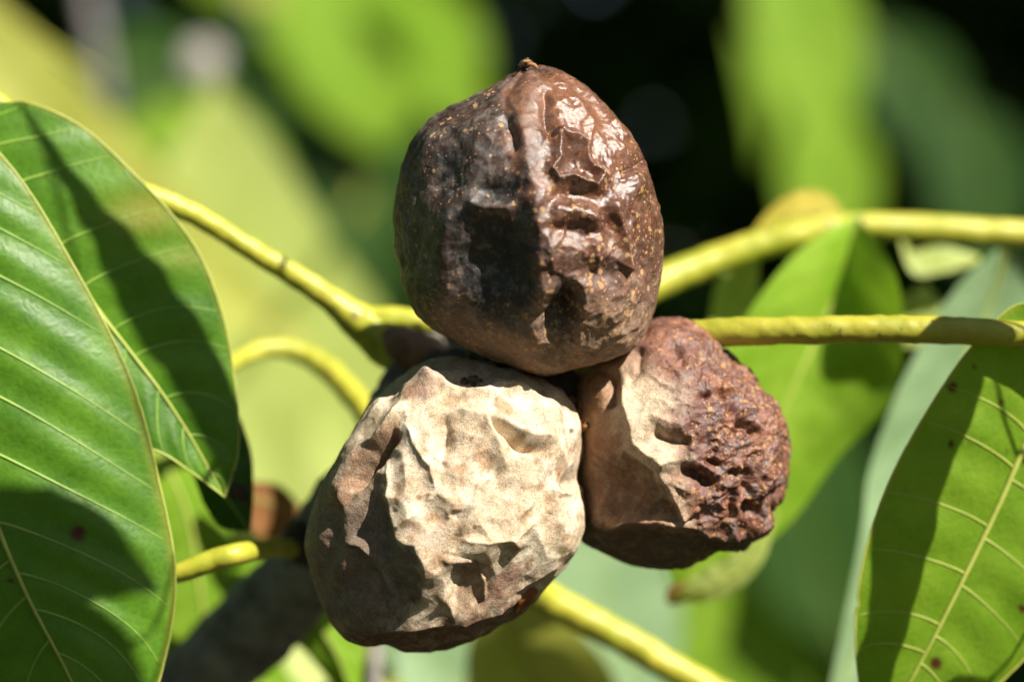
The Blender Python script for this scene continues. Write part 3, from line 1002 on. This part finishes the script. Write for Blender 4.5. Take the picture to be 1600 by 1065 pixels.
# ------------------------------------------------------------------ leaves
def leaflet(name, parent, mat, left, mid, right, nu=120, nv=24, nveins=11, veins=False, vmat=None, dv=.15, quilt=1.0, wave=3.0,
            cup=0.0, rib=6.0, vr=2.6, spots=(), yellow=None, margin=None, label=None, seed=0, lmat=None):
    """A leaflet spanned between its left margin, midrib and right margin (rows base to tip)."""
    r = np.random.RandomState(seed + 100)
    C = [crspline([(*p, 0)[:3] if len(p) == 2 else p for p in q], nu) for q in (left, mid, right)]
    L, Mi, R = C
    v = np.linspace(-1, 1, 2 * nv + 1)
    u = np.linspace(0, 1, nu)
    jit = r.uniform(-.25, .25, nveins + 3)
    starts = (np.arange(nveins) + .6 + jit[:nveins] * 1.0) / (nveins + .6)

    def surf(uu, vv):
        i = np.clip(uu, 0, 1) * (nu - 1)
        a = np.minimum(i.astype(int), nu - 2)
        f = (i - a)[:, None]
        pl, pm, pr = [c[a] * (1 - f) + c[a + 1] * f for c in (L, Mi, R)]
        av = np.abs(vv)[:, None]
        e = np.where(vv[:, None] < 0, pl, pr)
        p = pm * (1 - av) + e * av
        env = np.sin(np.pi * np.clip(uu, 0, 1)) ** .6
        wd = np.linalg.norm((e - pm)[:, :2], axis=1)
        # cupped halves, blistered between the veins, waving margin
        z = -cup * np.sin(np.pi * np.abs(vv)) * env
        ph = (uu - dv * np.abs(vv) ** 1.25) * (nveins + .6)
        z = z + quilt * np.cos(2 * np.pi * (ph - .6)) * np.sin(np.pi * np.clip(np.abs(vv), 0, 1)) ** .7 * env
        z = z + wave * np.abs(vv) ** 2 * env * noise(np.stack([uu * 9 + seed, np.sign(vv) * 3.0 + 0 * uu, 0 * uu + seed * 1.7], 1)) * 2.0
        p = p.copy()
        p[:, 2] += z
        # finely uneven margin
        k = (av[:, 0] > .999)
        nick = sst(.34, .5, noise(np.stack([uu * 26, vv * 2, 0 * uu + seed * 3.1], 1))) * (nu >= 200)
        p[:, :2] += (pm - e)[:, :2] / (wd[:, None] + 1e-6) * (k * 9 * nick)[:, None]
        p[:, 0] += k * 1.2 * noise(np.stack([uu * 60, vv, 0 * uu + seed], 1))
        return p

    U, V = np.meshgrid(u, v, indexing='ij')
    q = surf(U.ravel(), V.ravel())
    at = None
    if mat.name in ('green_leaf', 'light_green_leaf'):
        sp = np.zeros(len(q))
        wq = q[:, :2] + 5 * np.stack([noise(q / 9, 1), noise(q / 9, 2)], 1)
        for x, y, rad in spots:
            sp = np.maximum(sp, sst(rad, rad * .45, np.hypot(wq[:, 0] - x, wq[:, 1] - y)))
        ye = np.zeros(len(q))
        if yellow:
            for x, y, rx, ry, am in yellow:
                ye = np.maximum(ye, am * np.exp(-((q[:, 0] - x) / rx) ** 2 - ((q[:, 1] - y) / ry) ** 2))
        ye = np.maximum(ye, .5 * sst(.93, 1, np.abs(V.ravel())))  # yellow rim stands in for light glowing through the margin
        at = {'spot': sp, 'yellow': ye}
    o = mesh_obj(name, PA(q), grid_faces(nu, 2 * nv + 1), mat, parent, attrs=at)
    if label:
        o['label'] = label
    vm = vmat or M['vein']
    # midrib
    k = np.linspace(0, .985, 70)
    c = surf(k, np.zeros(70))
    c[:, 2] -= rib * .25

    def wire(nm, c, rad, mt, nr=8):
        vv, f, e0, e1 = tube_arrays(PA(c), rad * S, nr)
        mesh_obj(nm, vv, np.vstack([f[:, [0, 1, 2]], f[:, [0, 2, 3]], e0[:, :3], e1[:, :3]]), mt, o)
    if rib:
        wire('midrib', c, rib * (1.05 - .85 * k), vm, 10)
    if veins:
        for s in (-1, 1):
            for q_, st in enumerate(starts):
                st = st + .012 * s
                if st > .93:
                    continue
                a = np.linspace(0.0, .95, 34)
                uu = st + dv * a ** 1.25 * (1 + .12 * jit[q_]) + .012 * jit[q_ + 1] * np.sin(a * 5)
                uu = np.minimum(uu, .985)
                c = surf(uu, s * a)
                if np.all((c[:, 0] < -60) | (c[:, 0] > 1680) | (c[:, 1] > 1110) | (c[:, 1] < -60)):
                    continue
                wire('vein', c, vr * (1.0 - .72 * a) * (1.05 - .45 * st), lmat or vm, 6)
    if margin:
        for s in (-1, 1):
            c = surf(np.linspace(0, 1, 90), np.full(90, float(s)))
            wire('leaf_edge', c, np.full(90, margin), vm, 6)
    return o


def zadd(rows, zs):
    if not hasattr(zs, '__len__'):
        zs = [zs] * len(rows)
    return [(x, y, z) for (x, y), z in zip(rows, zs)]


def cleaf(base, label, group='leaf stalks of the walnut tree'):
    return empty('compound_leaf', P(*base), label, 'leaf', group)


# --- stalk to the upper left with the two large leaflets beside the fruits
c1 = cleaf((640, 545, 350), 'thick yellow stalk rising from the branch node to two large green leaflets')
tube('leaf_stalk', [(672, 562, 345, 34), (635, 545, 352, 48), (600, 526, 355, 44), (563, 503, 350, 32), (525, 474, 340, 23), (480, 443, 325, 19.5), (400, 394, 300, 18), (330, 350, 282, 17),
                    (270, 320, 262, 18), (190, 285, 245, 17), (60, 205, 210, 16), (-60, 120, 160, 15), (-180, 70, 100, 14)], M['petiole'], c1, 160, 22, .16, 34, 1)
tube('stalk_fork', [(555, 497, 350, 20), (600, 500, 348, 24), (640, 502, 345, 22), (700, 512, 340, 16)], M['petiole'], c1, 30, 16, .05, 40, 2)
Bm = [(-120, 100), (-50, 190), (0, 250), (60, 330), (110, 415), (150, 480), (200, 545), (250, 610), (290, 670), (325, 730), (351, 776)]
Br = [(-120, 100), (-30, 155), (50, 163), (130, 200), (205, 268), (268, 335), (318, 410), (352, 510), (368, 610), (372, 705), (351, 776)]
Bl = [(-120, 100), (-110, 220), (-70, 330), (-20, 430), (40, 520), (90, 590), (140, 650), (200, 692), (250, 706), (300, 738), (351, 776)]
leaflet('leaflet', c1, M['leaf'], zadd(Bl, [120, 60, 46, 42, 42, 45, 50, 60, 70, 85, 100]), zadd(Bm, [120, 92, 80, 76, 76, 80, 84, 88, 94, 100, 104]),
        zadd(Br, [120, 108, 110, 112, 114, 116, 118, 118, 116, 110, 104]), 200, 36, 10, True, dv=.12, quilt=2.2, wave=5, cup=6, rib=6, lmat=M['vein_dark'], vr=3.0, spots=((351, 776, 9),),
        yellow=((230, 330, 60, 34, .75), (300, 400, 60, 20, .4)), margin=2.0, seed=2, label='large green leaflet ending in a reddish tip')
Am = [(-150, 100), (-130, 300), (-105, 450), (-70, 610), (-15, 790), (40, 925), (105, 1050), (190, 1230)]
Ar = [(-150, 100), (8, 250), (106, 400), (203, 590), (250, 760), (274, 905), (252, 1050), (190, 1230)]
Al = [(-150, 100), (-280, 330), (-340, 500), (-350, 690), (-310, 890), (-220, 1040), (-60, 1160), (190, 1230)]
leaflet('leaflet', c1, M['leaf'], zadd(Al, [90, 40, 20, 10, 5, 5, 10, 20]), zadd(Am, [90, 20, -10, -25, -35, -40, -35, -10]),
        zadd(Ar, [90, 48, 42, 38, 36, 30, 20, 0]), 240, 44, 11, True, dv=.17, quilt=2.6, wave=4, cup=16, rib=7, lmat=M['vein_dark'], vr=3.6, spots=((122, 832, 17), (14, 905, 5), (160, 640, 4)),
        margin=2.0, seed=3, label='broad dark green leaflet with a round brown spot')

# --- curved stalk behind it with a half dried leaflet
c2 = cleaf((600, 700, 300), 'grey yellow curved stalk arching behind the thick yellow stalk')
tube('leaf_stalk', [(625, 735, 310, 24), (600, 690, 480, 24), (566, 636, 640, 23), (525, 588, 720, 22), (480, 556, 750, 20), (425, 543, 740, 17), (372, 562, 680, 15), (310, 600, 520, 13), (235, 640, 310, 10)],
     M['petiole'], c2, 80, 16, .18, 30, 3)
leaflet('leaflet', c2, M['leaf_dark'], zadd([(235, 640), (290, 715), (320, 790), (350, 825), (392, 830)], 300), zadd([(235, 640), (300, 700), (345, 765), (370, 800), (392, 830)], 280),
        zadd([(235, 640), (350, 630), (388, 690), (396, 760), (392, 830)], 300), 60, 14, 8, vmat=M['vein_dark'], rib=4, seed=4, label='dark shaded leaflet behind the reddish tip')
leaflet('leaflet', c2, M['leaf_brown'], zadd([(340, 760), (370, 800), (410, 840), (460, 838)], 760), zadd([(340, 760), (385, 775), (430, 790), (468, 815)], 780),
        zadd([(340, 760), (390, 752), (440, 760), (475, 800)], 800), 40, 10, 6, rib=3, seed=5, label='brown dried leaflet')
tube('dried_tip', [(352, 770, 215, 2), (362, 762, 210, 10), (374, 770, 210, 14), (388, 785, 220, 4)], M['scar'], c2, 20, 10, .5, 10, 3)

# --- short stalk low at the left
c6 = cleaf((475, 850, 235), 'short yellow stalk leaving the dark branch towards yellow green leaflets')
tube('leaf_stalk', [(500, 858, 500, 26), (458, 856, 420, 17), (420, 857, 240, 15), (375, 864, 100, 18), (330, 876, 88, 18), (285, 893, 90, 16), (230, 905, 110, 12), (180, 890, 140, 9)], M['petiole'], c6, 60, 14, .05, 50, 4)
leaflet('leaflet', c6, M['leaf_light'], zadd([(210, 640), (232, 760), (215, 900), (220, 1010), (300, 1150)], 760), zadd([(210, 640), (285, 780), (310, 900), (320, 1020), (300, 1150)], 810),
        zadd([(210, 640), (320, 740), (385, 880), (400, 1010), (300, 1150)], 880), 80, 14, 9, rib=5, seed=6, label='yellow green leaflet seen between the dark leaflet and the branch')
leaflet('leaflet', c6, M['leaf_far'], zadd([(330, 900), (400, 950), (470, 1010), (560, 1120)], 700), zadd([(330, 900), (440, 920), (520, 1010), (560, 1120)], 680),
        zadd([(330, 900), (470, 870), (560, 980), (560, 1120)], 700), 60, 12, 8, rib=4, seed=7, label='blurred green leaflet behind the dark branch')

# --- stalk to the right, in focus, with the speckled leaflet
c4 = cleaf((960, 560, 150), 'straight olive green spotted stalk running right from the brown pitted fruit')
tube('leaf_stalk', [(880, 600, 150, 26), (960, 560, 150, 27), (1040, 532, 120, 25), (1120, 520, 80, 23), (1250, 516, 52, 22), (1400, 514, 38, 22), (1520, 518, 32, 22), (1650, 526, 28, 20), (1800, 540, 24, 18), (1980, 560, 20, 15)],
     M['petiole_olive'], c4, 180, 26, .14, 30, 5)
Rm = [(1690, 530), (1648, 610), (1602, 695), (1560, 790), (1512, 890), (1462, 990), (1412, 1085), (1360, 1200)]
Rl = [(1690, 530), (1600, 474), (1520, 540), (1450, 640), (1388, 755), (1348, 880), (1337, 1010), (1360, 1200)]
Rr = [(1690, 530), (1765, 610), (1765, 730), (1740, 835), (1690, 935), (1605, 1025), (1510, 1110), (1360, 1200)]
leaflet('leaflet', c4, M['leaf_light'], zadd(Rl, [30, 62, 50, 42, 40, 44, 60, 110]), zadd(Rm, [30, 84, 82, 80, 80, 84, 92, 115]), zadd(Rr, [30, 120, 134, 136, 134, 130, 122, 120]),
        220, 40, 9, True, M['vein'], .11, 2.0, 6, 10, 6.5, 2.4, spots=((1488, 603, 11), (1485, 693, 7), (1463, 1035, 13), (1598, 950, 10), (1565, 627, 6), (1520, 572, 5), (1575, 705, 4)), margin=1.4, seed=8,
        label='light green leaflet with brown flecks and a pale midrib')


def towards_sun(rows, t):
    """rows of sketch points moved t units up the sun's direction"""
    if not hasattr(t, '__len__'):
        t = [t] * len(rows)
    out = []
    for p, d in zip(rows, t):
        k = 1 + p[2] / DPX
        x, y, z = (p[0] - 800) * k + SUN.x * d, p[2] + SUN.y * d, (532.5 - p[1]) * k + SUN.z * d
        k = 1 + y / DPX
        out.append((800 + x / k, 532.5 - z / k, y))
    return out


def shade_leaf(parent, mat, L, Mi, R, t, stalk, seed):
    """a leaflet outside the picture, between the sun and the leaf it shades"""
    tt = [t * (1 + .10 * k / (len(Mi) - 1)) for k in range(len(Mi))]
    m = towards_sun(Mi, tt)
    leaflet('leaflet', parent, mat, towards_sun(L, tt), m, towards_sun(R, tt), 60, 12, 9, rib=4, quilt=2, wave=4, cup=8, seed=seed)
    q = towards_sun(m[:1], 420)[0]
    tube('leaflet_stalk', [(*m[0], 3), (*q, 3), *[(*p, 3) for p in stalk]], M['petiole'], parent, 24, 8)


shade_leaf(c4, M['leaf_light'], [(1560, 400, 0), (1440, 520, 0), (1400, 640, 0), (1412, 780, 0), (1418, 900, 0), (1400, 1000, 0), (1420, 1120, 0)],
           [(1560, 400, 0), (1530, 520, 0), (1485, 640, 0), (1475, 780, 0), (1462, 900, 0), (1445, 1010, 0), (1420, 1120, 0)],
           [(1560, 400, 0), (1600, 520, 0), (1540, 680, 0), (1518, 800, 0), (1492, 920, 0), (1475, 1020, 0), (1420, 1120, 0)], 620, [(1960, 300, -200), (1960, 558, 20)], 9)
shade_leaf(c4, M['leaf_light'], [(1700, 900, 0), (1600, 935, 0), (1550, 1000, 0), (1480, 1080, 0)], [(1700, 900, 0), (1630, 970, 0), (1580, 1030, 0), (1480, 1080, 0)],
           [(1700, 900, 0), (1680, 1020, 0), (1620, 1080, 0), (1480, 1080, 0)], 480, [(1950, 620, -150), (1900, 552, 20)], 10)

# --- leaf overhanging the scene from above: its leaflets shade the two large ones at the left
c8 = cleaf((1150, -420, -700), 'stalk with leaflets overhanging from above, shading the large green leaflets', 'leaf stalks of the walnut tree')
tw = P(1150, -420, -700)
limb(c8, [(*tw, .0006), (*(tw + (.05, .12, .12)), .0008), (.35, .6, 2.3, .003), (.62, 1.0, 2.62, .008), (.8, 1.38, 2.72, .012)], M['petiole'], 50, 10, 'leaf_stalk', .05)
shade_leaf(c8, M['leaf'], [(70, 130, 70), (100, 230, 70), (150, 350, 70), (222, 490, 70), (315, 610, 70), (420, 780, 70)],
           [(70, 130, 70), (120, 240, 70), (200, 360, 70), (270, 490, 70), (360, 610, 70), (420, 780, 70)],
           [(70, 130, 70), (150, 250, 70), (270, 370, 70), (360, 470, 70), (430, 590, 70), (420, 780, 70)], 1300, [(1050, -600, -700), (1150, -420, -700)], 33)
shade_leaf(c8, M['leaf'], [(-160, 800, 0), (-40, 800, 0), (70, 795, 0), (170, 815, 0), (270, 900, 0)], [(-160, 800, 0), (-40, 860, 0), (70, 880, 0), (180, 885, 0), (270, 900, 0)],
           [(-160, 800, 0), (-60, 960, 0), (70, 985, 0), (180, 945, 0), (270, 900, 0)], 1950, [(1250, -500, -900), (1150, -420, -700)], 34)
shade_leaf(c8, M['leaf'], [(-160, 1000, 0), (-40, 960, 0), (70, 965, 0), (180, 1000, 0), (260, 1085, 0)], [(-160, 1000, 0), (-40, 1030, 0), (70, 1045, 0), (160, 1060, 0), (260, 1085, 0)],
           [(-160, 1000, 0), (-60, 1110, 0), (70, 1130, 0), (180, 1120, 0), (260, 1085, 0)], 2100, [(1350, -500, -950), (1150, -420, -700)], 35)

# --- yellow stalk behind, upper right, with hanging leaflets
c3 = cleaf((930, 510, 640), 'blurred yellow stalk rising right behind the fruits with pale hanging leaflets')
tube('leaf_stalk', [(690, 640, 290, 30), (780, 600, 430, 30), (850, 560, 560, 30), (930, 506, 650, 30), (1010, 452, 720, 29), (1080, 420, 760, 28), (1150, 394, 780, 27), (1220, 373, 790, 26), (1300, 356, 800, 25), (1400, 354, 810, 25),
                    (1520, 361, 820, 25), (1650, 368, 830, 23), (1850, 380, 840, 20)], M['petiole'], c3, 140, 20, .12, 40, 6)
leaflet('leaflet', c3, M['leaf_far'], zadd([(1340, 335), (1248, 392), (1175, 480), (1112, 590), (1070, 710), (1036, 840), (1055, 930)], [780, 690, 640, 620, 610, 620, 680]),
        zadd([(1340, 335), (1318, 430), (1278, 520), (1238, 610), (1190, 715), (1128, 830), (1055, 930)], [780, 760, 735, 715, 700, 690, 680]),
        zadd([(1340, 335), (1398, 425), (1412, 530), (1394, 625), (1312, 712), (1215, 835), (1055, 930)], [780, 610, 690, 790, 800, 760, 680]), 100, 18, 9, rib=4.5, vmat=M['vein'], cup=12, seed=11,
        label='green leaflet with one upper edge folded forward')
leaflet('leaflet', c3, M['leaf_brown'], zadd([(1090, 910), (1068, 908), (1044, 918), (1040, 936)], 672), zadd([(1090, 910), (1074, 917), (1058, 928), (1042, 940)], 664), zadd([(1090, 910), (1082, 926), (1070, 940), (1046, 945)], 672), 24, 8, 5, rib=2, seed=31,
        label='reddish brown dried leaf tip')
leaflet('leaflet', c3, M['leaf_pale'], zadd([(1215, 800), (1165, 850), (1120, 878), (1085, 898), (1052, 928)], 640), zadd([(1215, 800), (1180, 868), (1138, 902), (1095, 922), (1052, 930)], 655), zadd([(1215, 800), (1194, 872), (1155, 918), (1105, 940), (1052, 936)], 670), 40, 10, 7, rib=3, seed=32,
        label='pale curled leaf end with a brown tip under the brown fruit')
leaflet('leaflet', c3, M['leaf_blue'], zadd([(1575, 375), (1490, 455), (1412, 590), (1360, 730), (1346, 830), (1316, 980), (1285, 1130)], [820, 800, 790, 780, 770, 780, 800]),
        zadd([(1575, 375), (1545, 480), (1490, 600), (1445, 720), (1405, 850), (1355, 980), (1285, 1130)], [820, 860, 860, 850, 840, 830, 800]),
        zadd([(1575, 375), (1650, 480), (1640, 640), (1580, 790), (1500, 920), (1400, 1050), (1285, 1130)], [820, 900, 920, 910, 900, 870, 800]), 90, 18, 9, rib=5, cup=10, seed=12,
        label='pale blue green leaflet half hidden by the flecked leaflet')
leaflet('leaflet', c3, M['leaf_yellow'], zadd([(1330, 358), (1300, 308), (1250, 298), (1205, 325), (1165, 378)], [820, 850, 870, 870, 830]), zadd([(1330, 358), (1290, 335), (1245, 335), (1205, 352), (1165, 380)], [820, 835, 840, 840, 830]),
        zadd([(1330, 358), (1290, 365), (1245, 372), (1205, 380), (1165, 385)], [820, 825, 825, 825, 820]), 50, 12, 7, rib=3, seed=13, label='yellowish leaflet arching above the blurred stalk')
leaflet('leaflet', c3, M['leaf_pale'], zadd([(1185, 390), (1128, 425), (1108, 500), (1100, 600)], 850), zadd([(1185, 390), (1155, 440), (1140, 500), (1110, 600)], 870), zadd([(1185, 390), (1185, 440), (1180, 510), (1120, 600)], 890), 40, 10, 7, rib=4, seed=14,
        label='small pale leaflet tip beside the brown fruit')
leaflet('leaflet', c3, M['leaf_pale'], zadd([(1400, 350), (1420, 392), (1470, 385), (1530, 400)], 1000), zadd([(1400, 350), (1430, 405), (1475, 408), (1530, 405)], 990), zadd([(1400, 350), (1425, 425), (1475, 425), (1530, 410)], 980), 40, 10, 7, rib=3, seed=15)
leaflet('leaflet', c3, M['leaf_pale'], zadd([(1392, 440), (1410, 462), (1450, 450), (1500, 520)], 1050), zadd([(1392, 440), (1405, 490), (1450, 490), (1500, 530)], 1040), zadd([(1392, 440), (1395, 530), (1440, 540), (1500, 540)], 1030), 40, 10, 7, rib=3, seed=16)

# --- yellow stalk falling to the lower right
c5 = cleaf((720, 850, 240), 'blurred yellow stalk slanting down behind the pale fruit')
tube('leaf_stalk', [(600, 735, 250, 30), (690, 825, 380, 31), (770, 885, 520, 31), (850, 932, 610, 30), (960, 990, 640, 28), (1060, 1048, 650, 27), (1180, 1115, 660, 25), (1330, 1200, 670, 22)], M['petiole'], c5, 100, 18, .15, 34, 7)
leaflet('leaflet', c5, M['leaf_lime'], zadd([(800, 905), (880, 965), (960, 1060), (1000, 1250)], [600, 1200, 1400, 1500]), zadd([(800, 905), (800, 990), (850, 1090), (1000, 1250)], [600, 1300, 1450, 1500]),
        zadd([(800, 905), (730, 1020), (770, 1150), (1000, 1250)], [600, 1150, 1400, 1500]), 60, 14, 8, rib=5, seed=17, label='lime leaflet below the slanting stalk')


# ------------------------------------------------------------------ leaves farther back
def auto(parent, mat, cx, cy, z, length, width, ang, bend=.12, tilt=0.0, roll=0.0, nu=40, nv=8, seed=0, label=None):
    """a whole leaflet lying about the point (cx, cy, z); ang = way of the tip, 0 = right, 90 = down"""
    a = math.radians(ang)
    t, s = np.array([math.cos(a), math.sin(a)]), np.array([-math.sin(a), math.cos(a)])
    L, Mi, R = [], [], []
    sgn = 1 if s[0] - s[1] > 0 else -1          # roll > 0 turns the face to the sun
    for k, pw in zip(np.linspace(-.5, .5, 7), (0, .62, .95, 1.0, .84, .5, 0)):
        m = np.array([cx, cy]) + t * length * k + s * bend * length * (k * k * 4 - .5)
        zz = z + tilt * k * length
        Mi.append((*m, zz))
        for lst, sg in ((L, -1), (R, 1)):
            e = m + s * sg * width * .5 * pw
            lst.append((*e, zz - abs(.12 * width * pw) + sg * sgn * roll * width * pw))
    return leaflet('leaflet', parent, mat, L, Mi, R, nu, nv, 9, rib=4, quilt=2, wave=8, seed=seed, label=label)


def spray(base, stem, label, leaves, group, mat='petiole'):
    e = empty('leafy_twig', P(*base), label, 'twig', group)
    tube('stem', stem, M[mat], e, 60, 10, .08, 60, len(leaves))
    for k, lf in enumerate(leaves):
        auto(e, *lf, seed=40 + k + int(abs(base[0])))
    return e


G = 'blurred leafy twigs behind the fruits'
spray((-260, 1400, 4200), [(-260, 3000, 4300, 30), (-250, 1400, 4200, 24), (-230, 700, 4100, 20), (-190, 200, 4000, 16), (-120, -40, 4000, 12), (20, 40, 4000, 9), (150, 120, 4000, 8)],
      'blurred twig with a lime leaflet and a pale green leaflet behind the thick yellow stalk',
      [(M['leaf_lime'], 170, 260, 4700, 900, 190, 46, -.08, .0, .12), (M['leaf_pale'], 370, 520, 5000, 700, 260, 75, -.08, .0, .12), (M['leaf_pale'], 470, 500, 5300, 800, 300, 62, -.14, .0, .15), (M['leaf_pale'], 440, 680, 5600, 700, 380, 95, 0, 0, .1)], G)
spray((700, -900, 11500), [(900, -3000, 13500, 60), (760, -1400, 12000, 40), (700, -600, 11400, 30), (640, -250, 11200, 22), (560, -60, 11200, 16)],
      'far twig with bright green leaflets beyond the dark upper fruit',
      [(M['leaf_far'], 560, 80, 10800, 330, 260, 70, .1, 0, .22), (M['leaf_far'], 670, 80, 11000, 300, 150, 60, .1, 0, .2), (M['leaf_far'], 480, 10, 11200, 260, 160, 120, .1, 0, .15),
       (M['leaf_far'], 430, 190, 11500, 220, 70, 20, .1, 0, -.3), (M['leaf_dark'], 560, 330, 11000, 420, 260, 80, .1, 0, .2), (M['leaf_dark'], 380, 210, 11000, 420, 240, 30, .1, 0, .2)], G)
spray((1300, -700, 9500), [(1500, -3000, 12000, 60), (1380, -1300, 10000, 40), (1300, -600, 9400, 30), (1240, -220, 9200, 20)],
      'far twig with one long light green leaflet hanging above the blurred yellow stalk',
      [(M['leaf_far'], 1255, 60, 9000, 440, 170, 76, .05, 0, .25), (M['leaf_far'], 1290, 290, 9400, 300, 150, 86, .05, 0, .2), (M['leaf_dark'], 1420, 150, 10000, 300, 150, 60, .1, 0, .1), (M['leaf_dark'], 1520, 290, 10000, 300, 170, 80, .1, 0, .1),
       (M['leaf_far'], 1180, 150, 9800, 220, 40, 80, .1, 0, .1)], G)
spray((1250, 2200, 9000), [(1200, 4500, 9600, 60), (1230, 2400, 9200, 40), (1240, 1500, 9000, 26), (1220, 1200, 8800, 18)],
      'far twig with soft green leaflets below the brown pitted fruit',
      [(M['leaf_far'], 1180, 1020, 8600, 300, 200, 250, .05, 0, .2), (M['leaf_far'], 1080, 1120, 9000, 300, 160, 200, .05, 0, .2), (M['leaf_dark'], 1290, 800, 8400, 460, 220, 265, .1, 0, .1), (M['leaf_lime'], 1235, 880, 9000, 240, 60, 285, .1, 0, .1)], G)
spray((820, 2000, 2600), [(760, 5000, 3600, 40), (800, 2200, 2800, 30), (860, 1300, 2600, 24), (900, 1120, 2500, 20)],
      'blurred twig with blue green leaflets under the gap between the fruits',
      [(M['leaf_blue'], 960, 930, 3300, 420, 240, 262, .1, 0, .25), (M['leaf_blue'], 720, 1060, 3300, 300, 190, 215, .1, 0, .2), (M['leaf_far'], 1060, 1010, 3600, 300, 160, 300, .1, 0, .2)], G)
spray((560, 2000, 1500), [(420, 5000, 3000, 40), (540, 2200, 1700, 22), (580, 1300, 1150, 16), (584, 1060, 1100, 14), (590, 930, 1100, 12)],
      'thin grey twig with pale leaflets below the pale fruit',
      [(M['leaf_pale'], 520, 1030, 1300, 240, 110, 205, .1, 0, .2), (M['leaf_far'], 470, 960, 1900, 300, 200, 215, .1, 0, .2), (M['leaf_far'], 400, 1060, 1700, 300, 200, 195, .1, 0, .2)], G, 'bark_pale')
spray((160, 2500, 7600), [(160, 6000, 8000, 70), (160, 2500, 7700, 60), (170, 900, 7600, 50), (165, 300, 7600, 44), (150, 60, 7600, 40), (60, -300, 7600, 36)],
      'far grey branch of a sapling above the yellow leaflet',
      [(M['leaf_far'], 330, 230, 7400, 300, 120, 20, .1, 0, .2), (M['leaf_dark'], 260, 130, 8200, 300, 160, 20, .1, 0, .2)], G, 'bark')
rb = np.random.RandomState(77)
spray((560, -1200, 12200), [(900, -3000, 13200, 60), (700, -1300, 12400, 30), (560, -500, 12000, 18), (470, -120, 11800, 12)],
      'far twig with many small mottled green leaflets around the bright green ones',
      [(M[('leaf_far', 'leaf_dark', 'leaf_far', 'leaf_lime')[k % 4]], float(rb.uniform(330, 790)), float(rb.uniform(-40, 330)), float(rb.uniform(10400, 12000)), float(rb.uniform(90, 190)), float(rb.uniform(35, 80)),
        float(rb.uniform(10, 120)), .1, 0, float(rb.uniform(-.2, .3))) for k in range(14)], G)
glint = empty('glint_ball', P(315, 98, 7400), 'small round pale gall added to give a blurred grey disc', 'ball')  # pale ball added in place of a distant glint
v_ = CS_S * 34
mesh_obj('glint_body', PA(v_ * (1 + .15 * noise(v_ / 12, 3)[:, None]) + np.array([315, 98, 7400])), CS_F, M['bark_pale'], glint)
tube('glint_stalk', [(315, 98, 7400, 8), (250, 150, 7480, 8), (168, 200, 7600, 8)], M['bark'], glint, 20, 8)
